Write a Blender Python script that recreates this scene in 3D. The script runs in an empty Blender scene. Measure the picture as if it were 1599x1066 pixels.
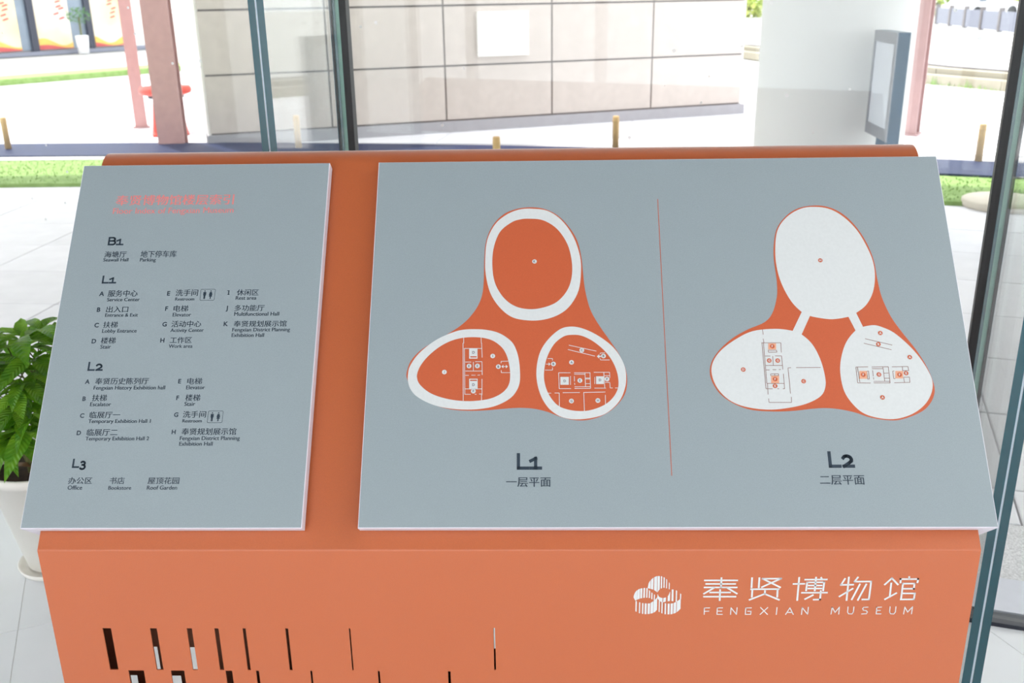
import bpy, math, random
from mathutils import Vector, Matrix
from mathutils.geometry import tessellate_polygon
random.seed(7)
SC = bpy.context.scene
COL = SC.collection

# ------------------------------------------------------------------ camera
FPX, CX, CY = 1520.0, 799.5, 533.0
CAM = Vector((0.05734, -1.34335, 1.6))
PITCH, YAW, ROLL = 0.34316, -0.0283, -0.01582
cp, sp, cy_, sy_ = math.cos(PITCH), math.sin(PITCH), math.cos(YAW), math.sin(YAW)
FW = Vector((sy_*cp, cy_*cp, -sp)); RT0 = Vector((cy_, -sy_, 0)); UP0 = RT0.cross(FW)
cr, sr = math.cos(ROLL), math.sin(ROLL)
RT = RT0*cr + UP0*sr; UPV = UP0*cr - RT0*sr
cd = bpy.data.cameras.new('camera'); cam = bpy.data.objects.new('camera', cd); COL.objects.link(cam)
cam.matrix_world = Matrix(((RT.x, UPV.x, -FW.x, CAM.x), (RT.y, UPV.y, -FW.y, CAM.y), (RT.z, UPV.z, -FW.z, CAM.z), (0, 0, 0, 1)))
cd.sensor_width = 36.0; cd.lens = FPX/1599*36.0
cd.clip_start = 0.05; cd.clip_end = 400
cd.dof.use_dof = True; cd.dof.focus_distance = 1.66; cd.dof.aperture_fstop = 8.0
SC.camera = cam

# ------------------------------------------------------------------ world, sun, added fill lights, exposure
SC.view_settings.view_transform = 'Standard'; SC.view_settings.look = 'None'
SC.view_settings.gamma = 1.0; SC.view_settings.use_curve_mapping = False
SC.view_settings.exposure = 0.0
w = bpy.data.worlds.new('sky'); SC.world = w; w.use_nodes = True
bg = w.node_tree.nodes['Background']; bg.inputs[0].default_value = (0.93, 0.96, 1.0, 1); bg.inputs[1].default_value = 3.2
sd = bpy.data.lights.new('sun', 'SUN'); sd.energy = 4.5; sd.angle = math.radians(2.0); sd.color = (1, .96, .9)
so = bpy.data.objects.new('sun', sd); COL.objects.link(so)
so.rotation_euler = Vector((0.22, -0.28, -1.0)).to_track_quat('-Z', 'Y').to_euler()
for nm, x, y, sx_, sy2, e in (('ceiling_fill_light', 3.0, -1.0, 1.6, 1.6, 12), ('ceiling_fill_light', -1.8, -3.4, 1.6, 1.6, 5), ('ceiling_fill_light', 2.4, -4.2, 1.6, 1.6, 5)):  # fill lights added to brighten the hall, under a ceiling out of view
    ld = bpy.data.lights.new(nm, 'AREA'); ld.shape = 'RECTANGLE'; ld.size = sx_; ld.size_y = sy2; ld.energy = e; ld.color = (1, .97, .93)
    lo = bpy.data.objects.new(nm, ld); COL.objects.link(lo); lo.location = (x, y, 3.33)

# ------------------------------------------------------------------ helpers
def lin(c):
    return tuple(((v/255)/12.92 if v/255 <= .04045 else ((v/255+.055)/1.055)**2.4) for v in c) + (1,)
def mat(name, rgb, rough=.5, noise=0.0, scale=40, bump=0.0, metal=0.0, spec=.5, rgb2=None, objvar=0.0, coat=0.0, bscale=None):
    m = bpy.data.materials.new(name); m.use_nodes = True; nt = m.node_tree; b = nt.nodes['Principled BSDF']
    b.inputs['Base Color'].default_value = lin(rgb); b.inputs['Roughness'].default_value = rough
    b.inputs['Metallic'].default_value = metal; b.inputs['Specular IOR Level'].default_value = spec
    b.inputs['Coat Weight'].default_value = coat; b.inputs['Coat Roughness'].default_value = .3
    if noise or rgb2 or bump:
        tc = nt.nodes.new('ShaderNodeTexCoord'); n = nt.nodes.new('ShaderNodeTexNoise')
        n.inputs['Scale'].default_value = scale; n.inputs['Detail'].default_value = 3
        nt.links.new(tc.outputs['Object'], n.inputs['Vector'])
    if noise or rgb2:
        r = nt.nodes.new('ShaderNodeValToRGB')
        a = lin(rgb); c2 = lin(rgb2) if rgb2 else tuple(min(1, v*(1+noise)) for v in a[:3])+(1,)
        a1 = a if rgb2 else tuple(v*(1-noise) for v in a[:3])+(1,)
        r.color_ramp.elements[0].color = a1; r.color_ramp.elements[1].color = c2
        r.color_ramp.elements[0].position = .3; r.color_ramp.elements[1].position = .7
        nt.links.new(n.outputs['Fac'], r.inputs['Fac']); out = r.outputs['Color']
        if objvar:
            oi = nt.nodes.new('ShaderNodeObjectInfo'); mr = nt.nodes.new('ShaderNodeMapRange')
            mr.inputs['To Min'].default_value = 1-objvar; mr.inputs['To Max'].default_value = 1+objvar
            nt.links.new(oi.outputs['Random'], mr.inputs['Value'])
            hs = nt.nodes.new('ShaderNodeHueSaturation'); nt.links.new(out, hs.inputs['Color'])
            nt.links.new(mr.outputs['Result'], hs.inputs['Value']); out = hs.outputs['Color']
        nt.links.new(out, b.inputs['Base Color'])
    if bump:
        if bscale:
            n2 = nt.nodes.new('ShaderNodeTexNoise'); n2.inputs['Scale'].default_value = bscale; nt.links.new(tc.outputs['Object'], n2.inputs['Vector'])
        else: n2 = n
        bp = nt.nodes.new('ShaderNodeBump'); bp.inputs['Strength'].default_value = bump; bp.inputs['Distance'].default_value = .002
        nt.links.new(n2.outputs['Fac'], bp.inputs['Height']); nt.links.new(bp.outputs['Normal'], b.inputs['Normal'])
    return m
def glassmat(name, tint, ior=1.45, dirt=0.0):
    m = bpy.data.materials.new(name); m.use_nodes = True; nt = m.node_tree; nt.nodes.clear()
    o = nt.nodes.new('ShaderNodeOutputMaterial'); t = nt.nodes.new('ShaderNodeBsdfTransparent'); g = nt.nodes.new('ShaderNodeBsdfGlossy')
    t.inputs[0].default_value = tint+(1,); g.inputs['Roughness'].default_value = .02
    lw = nt.nodes.new('ShaderNodeLayerWeight'); lw.inputs[0].default_value = .5; f = nt.nodes.new('ShaderNodeMapRange'); f.interpolation_type = 'LINEAR'; pw_ = nt.nodes.new('ShaderNodeMath'); pw_.operation = 'POWER'; pw_.inputs[1].default_value = 4.5; nt.links.new(lw.outputs['Facing'], pw_.inputs[0]); nt.links.new(pw_.outputs[0], f.inputs['Value']); f.inputs['To Min'].default_value = ior; f.inputs['To Max'].default_value = .9 if dirt else .35
    mx = nt.nodes.new('ShaderNodeMixShader'); nt.links.new(f.outputs[0], mx.inputs[0]); nt.links.new(t.outputs[0], mx.inputs[1]); nt.links.new(g.outputs[0], mx.inputs[2])
    out = mx.outputs[0]
    if dirt:
        tc = nt.nodes.new('ShaderNodeTexCoord'); n = nt.nodes.new('ShaderNodeTexVoronoi'); n.inputs['Scale'].default_value = 16
        mp = nt.nodes.new('ShaderNodeMath'); mp.operation = 'LESS_THAN'; mp.inputs[1].default_value = .07
        n3 = nt.nodes.new('ShaderNodeTexNoise'); n3.inputs['Scale'].default_value = 2.2
        th = nt.nodes.new('ShaderNodeMath'); th.operation = 'GREATER_THAN'; th.inputs[1].default_value = .55
        ml = nt.nodes.new('ShaderNodeMath'); ml.operation = 'MULTIPLY'; m2 = nt.nodes.new('ShaderNodeMath'); m2.operation = 'MULTIPLY'; m2.inputs[1].default_value = dirt
        nt.links.new(tc.outputs['Object'], n.inputs['Vector']); nt.links.new(tc.outputs['Object'], n3.inputs['Vector'])
        nt.links.new(n.outputs['Distance'], mp.inputs[0]); nt.links.new(n3.outputs['Fac'], th.inputs[0])
        nt.links.new(mp.outputs[0], ml.inputs[0]); nt.links.new(th.outputs[0], ml.inputs[1]); nt.links.new(ml.outputs[0], m2.inputs[0])
        d = nt.nodes.new('ShaderNodeBsdfDiffuse'); d.inputs[0].default_value = (.9, .9, .9, 1)
        m3 = nt.nodes.new('ShaderNodeMixShader'); nt.links.new(m2.outputs[0], m3.inputs[0]); nt.links.new(out, m3.inputs[1]); nt.links.new(d.outputs[0], m3.inputs[2]); out = m3.outputs[0]
    nt.links.new(out, o.inputs[0]); return m
M = {
 'orange': mat('orange_powder_coat', (197, 101, 54), .38, .07, 900, .22, coat=.3, spec=.6, bscale=1400),
 'inner': mat('inner_sheet', (170, 112, 86), .6, .06, 300),
 'panel': mat('grey_blue_panel', (156, 168, 173), .42, .05, 700, .15, bscale=1200),
 'panel_side': mat('panel_side_white', (226, 222, 232), .4, .02, 200),
 'ink': mat('dark_ink', (44, 60, 74), .5, .03, 200),
 'salmon': mat('salmon_ink', (236, 140, 136), .5, .03, 200),
 'white': mat('white_print', (222, 225, 225), .45, .02, 200),
 'print_or': mat('orange_print', (205, 98, 60), .45, .06, 800),
 'brown': mat('brown_line_print', (140, 98, 88), .5, .03, 200),
 'pict': mat('grey_marker_letter', (110, 105, 115), .5, .03, 200),
 'floor': mat('polished_floor_tile', (241, 244, 248), .12, .025, 3, 0.0),
 'grout': mat('grout', (222, 222, 220), .6, .03, 40),
 'ceil': mat('ceiling_paint', (112, 112, 112), .8, .01, 10),
 'wallp': mat('wall_paint', (232, 232, 230), .8, .01, 10),
 'paving': mat('granite_paving', (228, 226, 230), .7, .04, 6, objvar=.04),
 'joint': mat('paving_joint', (190, 186, 188), .8, .05, 30),
 'gravel': mat('drain_gravel', (196, 194, 196), .9, 0, 160, 1.0, rgb2=(244, 242, 244)),
 'sill': mat('stone_sill', (214, 214, 224), .5, .03, 30),
 'rail': mat('dark_rail', (34, 38, 50), .3, .03, 50),
 'gasket': mat('black_gasket', (28, 27, 30), .45, .1, 60),
 'silicone': mat('pale_green_seal', (130, 175, 160), .3, .03, 50),
 'teal': mat('teal_glass_edge', (8, 78, 90), .12, .10, 4, spec=.8),
 'interlayer': mat('glass_interlayer', (196, 214, 226), .2, .02, 50),
 'kerb': mat('dark_blue_granite', (20, 34, 74), .6, .12, 8, .1, spec=.3),
 'white_kerb': mat('pale_kerb', (225, 222, 220), .7, .03, 30),
 'grass': mat('lawn', (122, 152, 78), .9, 0, 9, rgb2=(146, 176, 104)),
 'stone': mat('beige_stone_cladding', (196, 185, 178), .75, .05, 9, objvar=.02),
 'stonegap': mat('cladding_gap', (118, 112, 112), .9, .05, 30),
 'plinth': mat('grey_plinth', (160, 158, 162), .7, .04, 12),
 'endw': mat('white_render', (235, 232, 228), .8, .02, 10),
 'colw': mat('white_column_paint', (226, 226, 225), .6, .015, 2),
 'redsteel': mat('dull_red_steel', (190, 146, 143), .5, .06, 14, objvar=.0),
 'redsteel2': mat('pale_red_steel', (178, 144, 142), .5, .05, 14),
 'bollard': mat('tan_bollard', (206, 170, 118), .6, .06, 20),
 'redpaint': mat('red_paint', (206, 66, 48), .4, .05, 20),
 'greysteel': mat('brushed_steel', (150, 152, 158), .35, .04, 60, metal=.3),
 'bluesteel': mat('blue_grey_steel', (58, 88, 112), .3, .15, 9),
 'scr': mat('screen_face', (214, 218, 226), .2, .02, 10),
 'pot': mat('pot_plastic', (240, 236, 228), .4, .02, 12),
 'soil': mat('soil', (58, 40, 30), .95, .3, 60, .6),
 'trunk': mat('plant_stem', (92, 96, 50), .7, .1, 30),
 'dry': mat('dry_leaf', (120, 82, 52), .7, .15, 30),
 'shop': mat('shop_glass', (120, 132, 146), .2, .25, 1.3),
 'post': mat('dark_post', (40, 44, 62), .4, .05, 20),
 'poster': mat('poster_paper', (230, 206, 158), .7, 0, .7, rgb2=(224, 218, 212)),
 'posterred': mat('poster_red', (196, 84, 84), .7, .05, 9),
 'posteryel': mat('poster_yellow', (230, 186, 92), .7, .08, 3),
 'barrier': mat('barrier_grey', (126, 128, 142), .7, .04, 5),
 'hedge': mat('hedge_leaves', (170, 205, 70), .9, 0, 1, rgb2=(222, 226, 140)),
 'road': mat('road', (186, 184, 182), .9, .03, 2),
 'carp': mat('car_white', (230, 230, 232), .3, .01, 5),
 'fill_glow': None,
}
for k_, v_ in (('Sheen Weight', .3), ('Sheen Roughness', .35)): M['orange'].node_tree.nodes['Principled BSDF'].inputs[k_].default_value = v_
M['planter'] = mat('planter_stone', (158, 150, 132), .8, .05, 6)
M['glass'] = glassmat('facade_glass', (.97, .985, .98), .03, .8)
M['finglass'] = glassmat('fin_glass', (.985, .993, .99), .035)
def leafmat(name, c1, c2):
    m = mat(name, c1, .32, 0, 14, .35, rgb2=c2, objvar=.28, bscale=60); b = m.node_tree.nodes['Principled BSDF']
    nt = m.node_tree; src = b.inputs['Base Color'].links[0].from_socket
    tr = nt.nodes.new('ShaderNodeBsdfTranslucent'); nt.links.new(src, tr.inputs[0]); mx = nt.nodes.new('ShaderNodeMixShader'); mx.inputs[0].default_value = .5
    o = nt.nodes['Material Output']; nt.links.new(b.outputs[0], mx.inputs[1]); nt.links.new(tr.outputs[0], mx.inputs[2]); nt.links.new(mx.outputs[0], o.inputs[0]); return m
M['leaf'] = leafmat('glossy_leaf', (80, 140, 34), (160, 205, 56))
nt = M['leaf'].node_tree; ox_ = nt.nodes.new('ShaderNodeTexCoord'); sx3 = nt.nodes.new('ShaderNodeSeparateXYZ'); nt.links.new(ox_.outputs['Object'], sx3.inputs[0])
def mth(op, a, b=None):
    n_ = nt.nodes.new('ShaderNodeMath'); n_.operation = op
    for i_, v_ in enumerate((a, b)):
        if v_ is None: continue
        if isinstance(v_, (int, float)): n_.inputs[i_].default_value = v_
        else: nt.links.new(v_, n_.inputs[i_])
    return n_.outputs[0]
vein = mth('SINE', mth('MULTIPLY', mth('SUBTRACT', sx3.outputs['Y'], mth('MULTIPLY', mth('ABSOLUTE', sx3.outputs['X']), .9)), 620.0))
vb = nt.nodes.new('ShaderNodeBump'); vb.inputs['Strength'].default_value = .55; vb.inputs['Distance'].default_value = .0015
nt.links.new(vein, vb.inputs['Height']); nt.links.new(vb.outputs['Normal'], nt.nodes['Principled BSDF'].inputs['Normal'])
lm = bpy.data.materials.new('fill_panel_glow'); lm.use_nodes = True  # glow of the added ceiling fill panels
lm.node_tree.nodes['Principled BSDF'].inputs['Emission Color'].default_value = (1, .97, .93, 1); lm.node_tree.nodes['Principled BSDF'].inputs['Emission Strength'].default_value = 3
M['fill_glow'] = lm

class MB:
    def __init__(s): s.v = []; s.f = []; s.m = []; s.sm = []
    def add(s, vs, fs, mi=0, smooth=False):
        o = len(s.v); s.v += [tuple(p) for p in vs]
        for f in fs: s.f.append(tuple(i+o for i in f)); s.m.append(mi); s.sm.append(smooth)
    def box(s, x0, x1, y0, y1, z0, z1, mi=0, T=None):
        P = [Vector(p) for p in ((x0,y0,z0),(x1,y0,z0),(x1,y1,z0),(x0,y1,z0),(x0,y0,z1),(x1,y0,z1),(x1,y1,z1),(x0,y1,z1))]
        if T: P = [T @ p for p in P]
        s.add(P, [(0,3,2,1),(4,5,6,7),(0,1,5,4),(1,2,6,5),(2,3,7,6),(3,0,4,7)], mi)
    def bevbox(s, x0, x1, y0, y1, z0, z1, b, mi=0, T=None):
        # box whose top edges are chamfered
        P = [(x0,y0,z0),(x1,y0,z0),(x1,y1,z0),(x0,y1,z0),(x0,y0,z1-b),(x1,y0,z1-b),(x1,y1,z1-b),(x0,y1,z1-b),(x0+b,y0+b,z1),(x1-b,y0+b,z1),(x1-b,y1-b,z1),(x0+b,y1-b,z1)]
        P = [Vector(p) for p in P]
        if T: P = [T @ p for p in P]
        s.add(P, [(0,3,2,1),(0,1,5,4),(1,2,6,5),(2,3,7,6),(3,0,4,7),(4,5,9,8),(5,6,10,9),(6,7,11,10),(7,4,8,11),(8,9,10,11)], mi)
    def prism(s, loop, a, b, mi=0, mside=None):
        # loop: list of vectors (closed), extruded from offset vector a to b
        n = len(loop); A = [Vector(p)+a for p in loop]; B = [Vector(p)+b for p in loop]
        s.add(A+B, [tuple(range(n-1, -1, -1)), tuple(range(n, 2*n))], mi)
        s.add(A+B, [(i, (i+1) % n, (i+1) % n+n, i+n) for i in range(n)], mi if mside is None else mside)
    def fill(s, loops, mi=0):
        vs = [Vector(p) for l in loops for p in l]
        s.add(vs, [tuple(t) for t in tessellate_polygon([[Vector(p) for p in l] for l in loops])], mi)
    def lathe(s, prof, c=(0,0,0), n=40, mi=0):
        c = Vector(c); vs = []
        for r, z in prof:
            for i in range(n):
                a = 2*math.pi*i/n; vs.append(c+Vector((r*math.cos(a), r*math.sin(a), z)))
        fs = [(j*n+i, j*n+(i+1) % n, (j+1)*n+(i+1) % n, (j+1)*n+i) for j in range(len(prof)-1) for i in range(n)]
        s.add(vs, fs, mi, True)
    def tube(s, pts, rs, n=8, mi=0):
        vs = []; pts = [Vector(p) for p in pts]
        for k, p in enumerate(pts):
            d = (pts[min(k+1, len(pts)-1)]-pts[max(k-1, 0)]).normalized()
            a = d.orthogonal().normalized() if abs(d.z) < .99 else Vector((1, 0, 0)); a = Vector((0, 1, 0)).cross(d) if abs(d.y) < .9 else Vector((1, 0, 0)).cross(d); a.normalize(); b = d.cross(a)
            r = rs[k] if isinstance(rs, (list, tuple)) else rs
            for i in range(n): t = 2*math.pi*i/n; vs.append(p+a*math.cos(t)*r+b*math.sin(t)*r)
        L = len(pts)
        fs = [(j*n+i, j*n+(i+1) % n, (j+1)*n+(i+1) % n, (j+1)*n+i) for j in range(L-1) for i in range(n)]
        s.add(vs, fs, mi, True); s.add(vs, [tuple(range(n-1, -1, -1)), tuple(range((L-1)*n, L*n))], mi)
    def build(s, name, mats, parent=None, loc=None):
        me = bpy.data.meshes.new(name)
        o3 = Vector(loc) if loc is not None else Vector((0, 0, 0))
        me.from_pydata([tuple(Vector(v)-o3) for v in s.v], [], s.f)
        for m in (mats if isinstance(mats, (list, tuple)) else [mats]): me.materials.append(M[m] if isinstance(m, str) else m)
        me.polygons.foreach_set('material_index', s.m); me.polygons.foreach_set('use_smooth', s.sm)
        me.validate(); me.update()
        o = bpy.data.objects.new(name, me); COL.objects.link(o)
        if loc is not None: o.location = loc
        if parent is not None:
            o.parent = parent
            if parent.location.length > 0:   # vertices are given in world space
                pw = world_loc(parent)
                o.location = o3 - pw
        return o
def world_loc(o):
    v = Vector(o.location); p = o.parent
    while p is not None: v += p.location; p = p.parent
    return v
def tag(o, label=None, cat=None, group=None, kind=None):
    for k, v in (('label', label), ('category', cat), ('group', group), ('kind', kind)):
        if v: o[k] = v
    return o
def empty(name, loc, label=None, cat=None, group=None, kind=None):
    o = bpy.data.objects.new(name, None); COL.objects.link(o); o.location = loc; o.empty_display_size = .1
    return tag(o, label, cat, group, kind)
def seg_box(mb, a, b, w_, z0, z1, mi=0):
    a = Vector((a[0], a[1], 0)); b = Vector((b[0], b[1], 0)); d = (b-a).normalized(); n = Vector((-d.y, d.x, 0))*w_/2
    mb.prism([a-n, b-n, b+n, a+n], Vector((0, 0, z0)), Vector((0, 0, z1)), mi)
def ray(x, y): return FW*FPX + RT*(x-CX) - UPV*(y-CY)
def onz(x, y, z=0.0): d = ray(x, y); return CAM + d*((z-CAM.z)/d.z)
def ony(x, y, Y=0.0): d = ray(x, y); return CAM + d*((Y-CAM.y)/d.y)
def onplane(x, y, P, N): d = ray(x, y); return CAM + d*((P-CAM).dot(N)/d.dot(N))
def pj(P): d = Vector(P)-CAM; z = d.dot(FW); return CX+FPX*d.dot(RT)/z, CY-FPX*d.dot(UPV)/z

# ------------------------------------------------------------------ site geometry: everything is set out on circles round one centre
OC = Vector((-4.5, -18.4, 0)); RG = 20.13
def pol(R, deg, z=0.0): a = math.radians(deg); return Vector((OC.x+R*math.sin(a), OC.y+R*math.cos(a), z))
def phi(p): return math.degrees(math.atan2(p[0]-OC.x, p[1]-OC.y))
def on_circle(az, R):
    a = math.radians(az); d = Vector((math.sin(a), math.cos(a), 0)); c = Vector((CAM.x, CAM.y, 0))-OC
    b = c.dot(d); q = c.dot(c)-R*R; return c+OC+d*(-b+math.sqrt(b*b-q))
J1 = phi(on_circle(-10.8, RG)); J2 = phi(on_circle(25.45, RG)); DJ = J2-J1
FIN = {0: None}
def fin_in(az, deg):
    n = pol(1, deg)-OC; f = pol(RG, deg); a = math.radians(az); d = Vector((math.sin(a), math.cos(a), 0)); c = Vector((CAM.x, CAM.y, 0))
    # f - t*n on line c + s*d
    w0 = f-c; t = (w0.x*d.y-w0.y*d.x)/(n.x*d.y-n.y*d.x); return t
print('JOINTS', J1, J2, pol(RG, J1), pol(RG, J2), 'fin depth', fin_in(-15.3, J1), fin_in(27.95, J2))
FD = .46
def ring(mb, R0, R1, a0, a1, z0, z1, n=20, mi=0, R0b=None, R1b=None):
    vs = []
    for i in range(n+1):
        t = i/n; a = a0+(a1-a0)*t
        r0 = R0 if R0b is None else R0+(R0b-R0)*t; r1 = R1 if R1b is None else R1+(R1b-R1)*t
        vs += [pol(r0, a, z0), pol(r1, a, z0), pol(r1, a, z1), pol(r0, a, z1)]
    fs = []
    for i in range(n):
        k = 4*i
        fs += [(k, k+1, k+5, k+4), (k+1, k+2, k+6, k+5), (k+2, k+3, k+7, k+6), (k+3, k, k+4, k+7)]
    fs += [(3, 2, 1, 0), (4*n, 4*n+1, 4*n+2, 4*n+3)]
    mb.add(vs, fs, mi)
AL, AR = -9.0, 27.0

# ---- ground outside
g = MB(); ring(g, RG+.02, 140, -34, 75, -.30, -.022, 60); ground = g.build('ground', 'road'); tag(ground, kind='structure')
g = MB(); ring(g, 20.6, 38, AL, AR, -.03, -.012, 24); g.build('paving_bed', 'joint', ground)
radial0, dphi = 2.73, 2.05
def slab(R0, R1, a0, a1, gap, z=0.0, name='paving_slab', m='paving', parent=ground):
    ga = math.degrees(gap/R0)/2
    mb = MB(); t = z+random.uniform(-.0006, .0006); lo = [pol(R0+gap/2, a0+ga), pol(R0+gap/2, a1-ga), pol(R1-gap/2, a1-ga), pol(R1-gap/2, a0+ga)]
    c = sum(lo, Vector())/4; up = [p+(c-p).normalized()*.004 for p in lo]
    lo = [Vector((p.x, p.y, 0)) for p in lo]
    P = [Vector((p.x, p.y, -.02)) for p in lo]+[Vector((p.x, p.y, t-.003)) for p in lo]+[Vector((p.x, p.y, t)) for p in up]
    fs = [(i, (i+1) % 4, (i+1) % 4+4, i+4) for i in range(4)]+[(i+4, (i+1) % 4+4, (i+1) % 4+8, i+8) for i in range(4)]+[(8, 9, 10, 11)]
    mb.add(P, fs, 0); mb.build(name, m, parent, loc=Vector((c.x, c.y, 0)))
edges = [20.70, 20.94, 21.61, 22.28, 22.95, 23.62, 24.29, 24.96, 25.40, 25.80]
for i in range(len(edges)-1):
    k = -4
    while radial0+k*dphi < AR:
        slab(edges[i], edges[i+1], radial0+k*dphi, radial0+(k+1)*dphi, .008); k += 1
fe = [28.52, 29.6, 30.9, 32.2, 33.5, 35.0, 36.5, 38.0]
for i in range(len(fe)-1):
    k = -4
    while radial0+k*dphi < AR:
        slab(fe[i], fe[i+1], radial0+k*dphi, radial0+(k+2)*dphi, .012); k += 2
g = MB(); ring(g, 20.34, 20.70, AL, AR, -.02, -.004, 40); tag(g.build('gravel_strip', 'gravel', ground), kind='stuff')
g = MB(); ring(g, 20.17, 20.34, AL-4, AR+6, -.02, .012, 44); g.build('stone_sill', 'sill', ground)
g = MB(); ring(g, 25.82, 27.25, AL, AR, -.02, .03, 40, R1b=26.90); lawn = g.build('grass_strip', 'grass', None); tag(lawn, 'curved green lawn strip between the paving and the dark kerb', 'lawn', kind='stuff')
# short blades give the strip its soft outline
bl = MB(); rnd = random.Random(3)
for i in range(9000):
    t = rnd.random(); a = AL+(AR-AL)*t; R = 25.83+rnd.random()*(27.2-.3*t-25.83); p = pol(R, a, .03); h = rnd.uniform(.01, .025); q = rnd.uniform(0, 6.28); d = Vector((math.cos(q), math.sin(q), 0))
    bl.add([p-d*.006, p+d*.006, p+Vector((rnd.uniform(-.015, .015), rnd.uniform(-.015, .015), h))], [(0, 1, 2)])
tag(bl.build('grass_blades', 'grass', lawn), kind='stuff')
g = MB(); ring(g, 27.25, 27.50, AL, 14, -.02, .04, 30, R0b=26.98, R1b=27.02); tag(g.build('pale_kerb_strip', 'white_kerb', None), kind='structure')
g = MB(); ring(g, 27.50, 28.50, AL, AR, -.02, .05, 40, R0b=26.80, R1b=27.55); tag(g.build('dark_kerb', 'kerb', None), kind='structure')
# far road verge left, gives the thin green line
g = MB(); a, b = Vector((-15.5, 13.0, 0)), Vector((-7.0, 25.5, 0)); seg_box(g, a, b, 1.1, -.02, .10)
tag(g.build('road_verge', 'grass'), 'thin strip of grass verge along the road before the shop front', 'verge', kind='stuff')

# ---- room shell
def clip_in(poly, R):
    for k in range(-16, 60):
        a = math.radians(k*1.0); n = Vector((math.sin(a), math.cos(a), 0)); out = []
        for i in range(len(poly)):
            p, q = poly[i], poly[(i+1) % len(poly)]; dp, dq = (p-OC).dot(n)-R, (q-OC).dot(n)-R
            if dp <= 0: out.append(p)
            if dp*dq < 0: out.append(p+(q-p)*(dp/(dp-dq)))
        poly = out
        if len(poly) < 3: return None
    return poly
XL, XR, YB = -6.5, 6.5, -6.5
room = clip_in([Vector((XL, YB, 0)), Vector((XR, YB, 0)), Vector((XR, 4, 0)), Vector((XL, 4, 0))], 20.14)
g = MB(); g.prism(room, Vector((0, 0, -.2)), Vector((0, 0, -.0012))); floor = g.build('floor', 'grout'); tag(floor, kind='structure')
th = math.radians(22.5); U = Vector((math.cos(th), math.sin(th), 0)); V = Vector((-math.sin(th), math.cos(th), 0)); O0 = Vector((-1.385, .918, 0)) - V*.083
TS = .8
for i in range(-8, 10):
    for j in range(-9, 4):
        c = O0+U*(i+.5)*TS+V*(j+.5)*TS
        if c.x < XL+.3 or c.x > XR-.3 or c.y < -4.6: continue
        e = .001
        P = [O0+U*(i*TS+e)+V*(j*TS+e), O0+U*((i+1)*TS-e)+V*(j*TS+e), O0+U*((i+1)*TS-e)+V*((j+1)*TS-e), O0+U*(i*TS+e)+V*((j+1)*TS-e)]
        P = clip_in(P, 20.115)
        if not P: continue
        mb = MB(); mb.prism(P, Vector((0, 0, -.006)), Vector((0, 0, 0))); mb.build('floor_tile', 'floor', floor, loc=Vector((c.x, c.y, 0)))
g = MB(); rc = clip_in([Vector((XL, YB, 0)), Vector((XR, YB, 0)), Vector((XR, 4, 0)), Vector((XL, 4, 0))], 20.2)
g.prism(rc, Vector((0, 0, 3.4)), Vector((0, 0, 3.7))); tag(g.build('ceiling', 'ceil'), kind='structure')
g = MB(); ring(g, 20.2, 27.2, -11, 34, 3.4, 3.7, 40); tag(g.build('eave_slab', 'endw'), kind='structure')
wbk = empty('wall_back', (0, YB, 0), kind='structure')
for i in range(9):
    x_ = XL+i*(XR-XL)/8; g = MB(); g.box(x_-.05, x_+.05, YB-.1, YB, 0, 3.4); g.build('mullion', 'colw', wbk)
    if i < 8: g = MB(); g.box(x_+.05, x_+(XR-XL)/8-.05, YB-.06, YB-.05, 0, 3.4); g.build('glass_pane', 'finglass', wbk)
g = MB(); g.box(XL-.15, XL, YB, -2.5, 0, 3.4); tag(g.build('wall_left', 'wallp'), kind='structure')
g = MB(); g.box(XR, XR+.15, YB, -3.0, 0, 3.4); tag(g.build('wall_right', 'wallp'), kind='structure')
for x, y, lb_ in ((3.0, -1.0, 'nearest the glass front'), (-1.8, -3.4, 'over the left of the hall'), (2.4, -4.2, 'at the back right of the hall')):  # glowing panels added to go with the fill lights, out of view
    cl = empty('fill_light_panel', (x, y, 3.4), 'square glowing fill panel added under the unseen ceiling '+lb_, 'ceiling light', 'added ceiling fill panels')
    g = MB(); g.box(x-.85, x+.85, y-.85, y+.85, 3.36, 3.40); g.build('fill_panel_housing', 'ceil', cl)
    g = MB(); g.box(x-.8, x+.8, y-.8, y+.8, 3.352, 3.36); g.build('fill_panel_face', 'fill_glow', cl)

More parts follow.
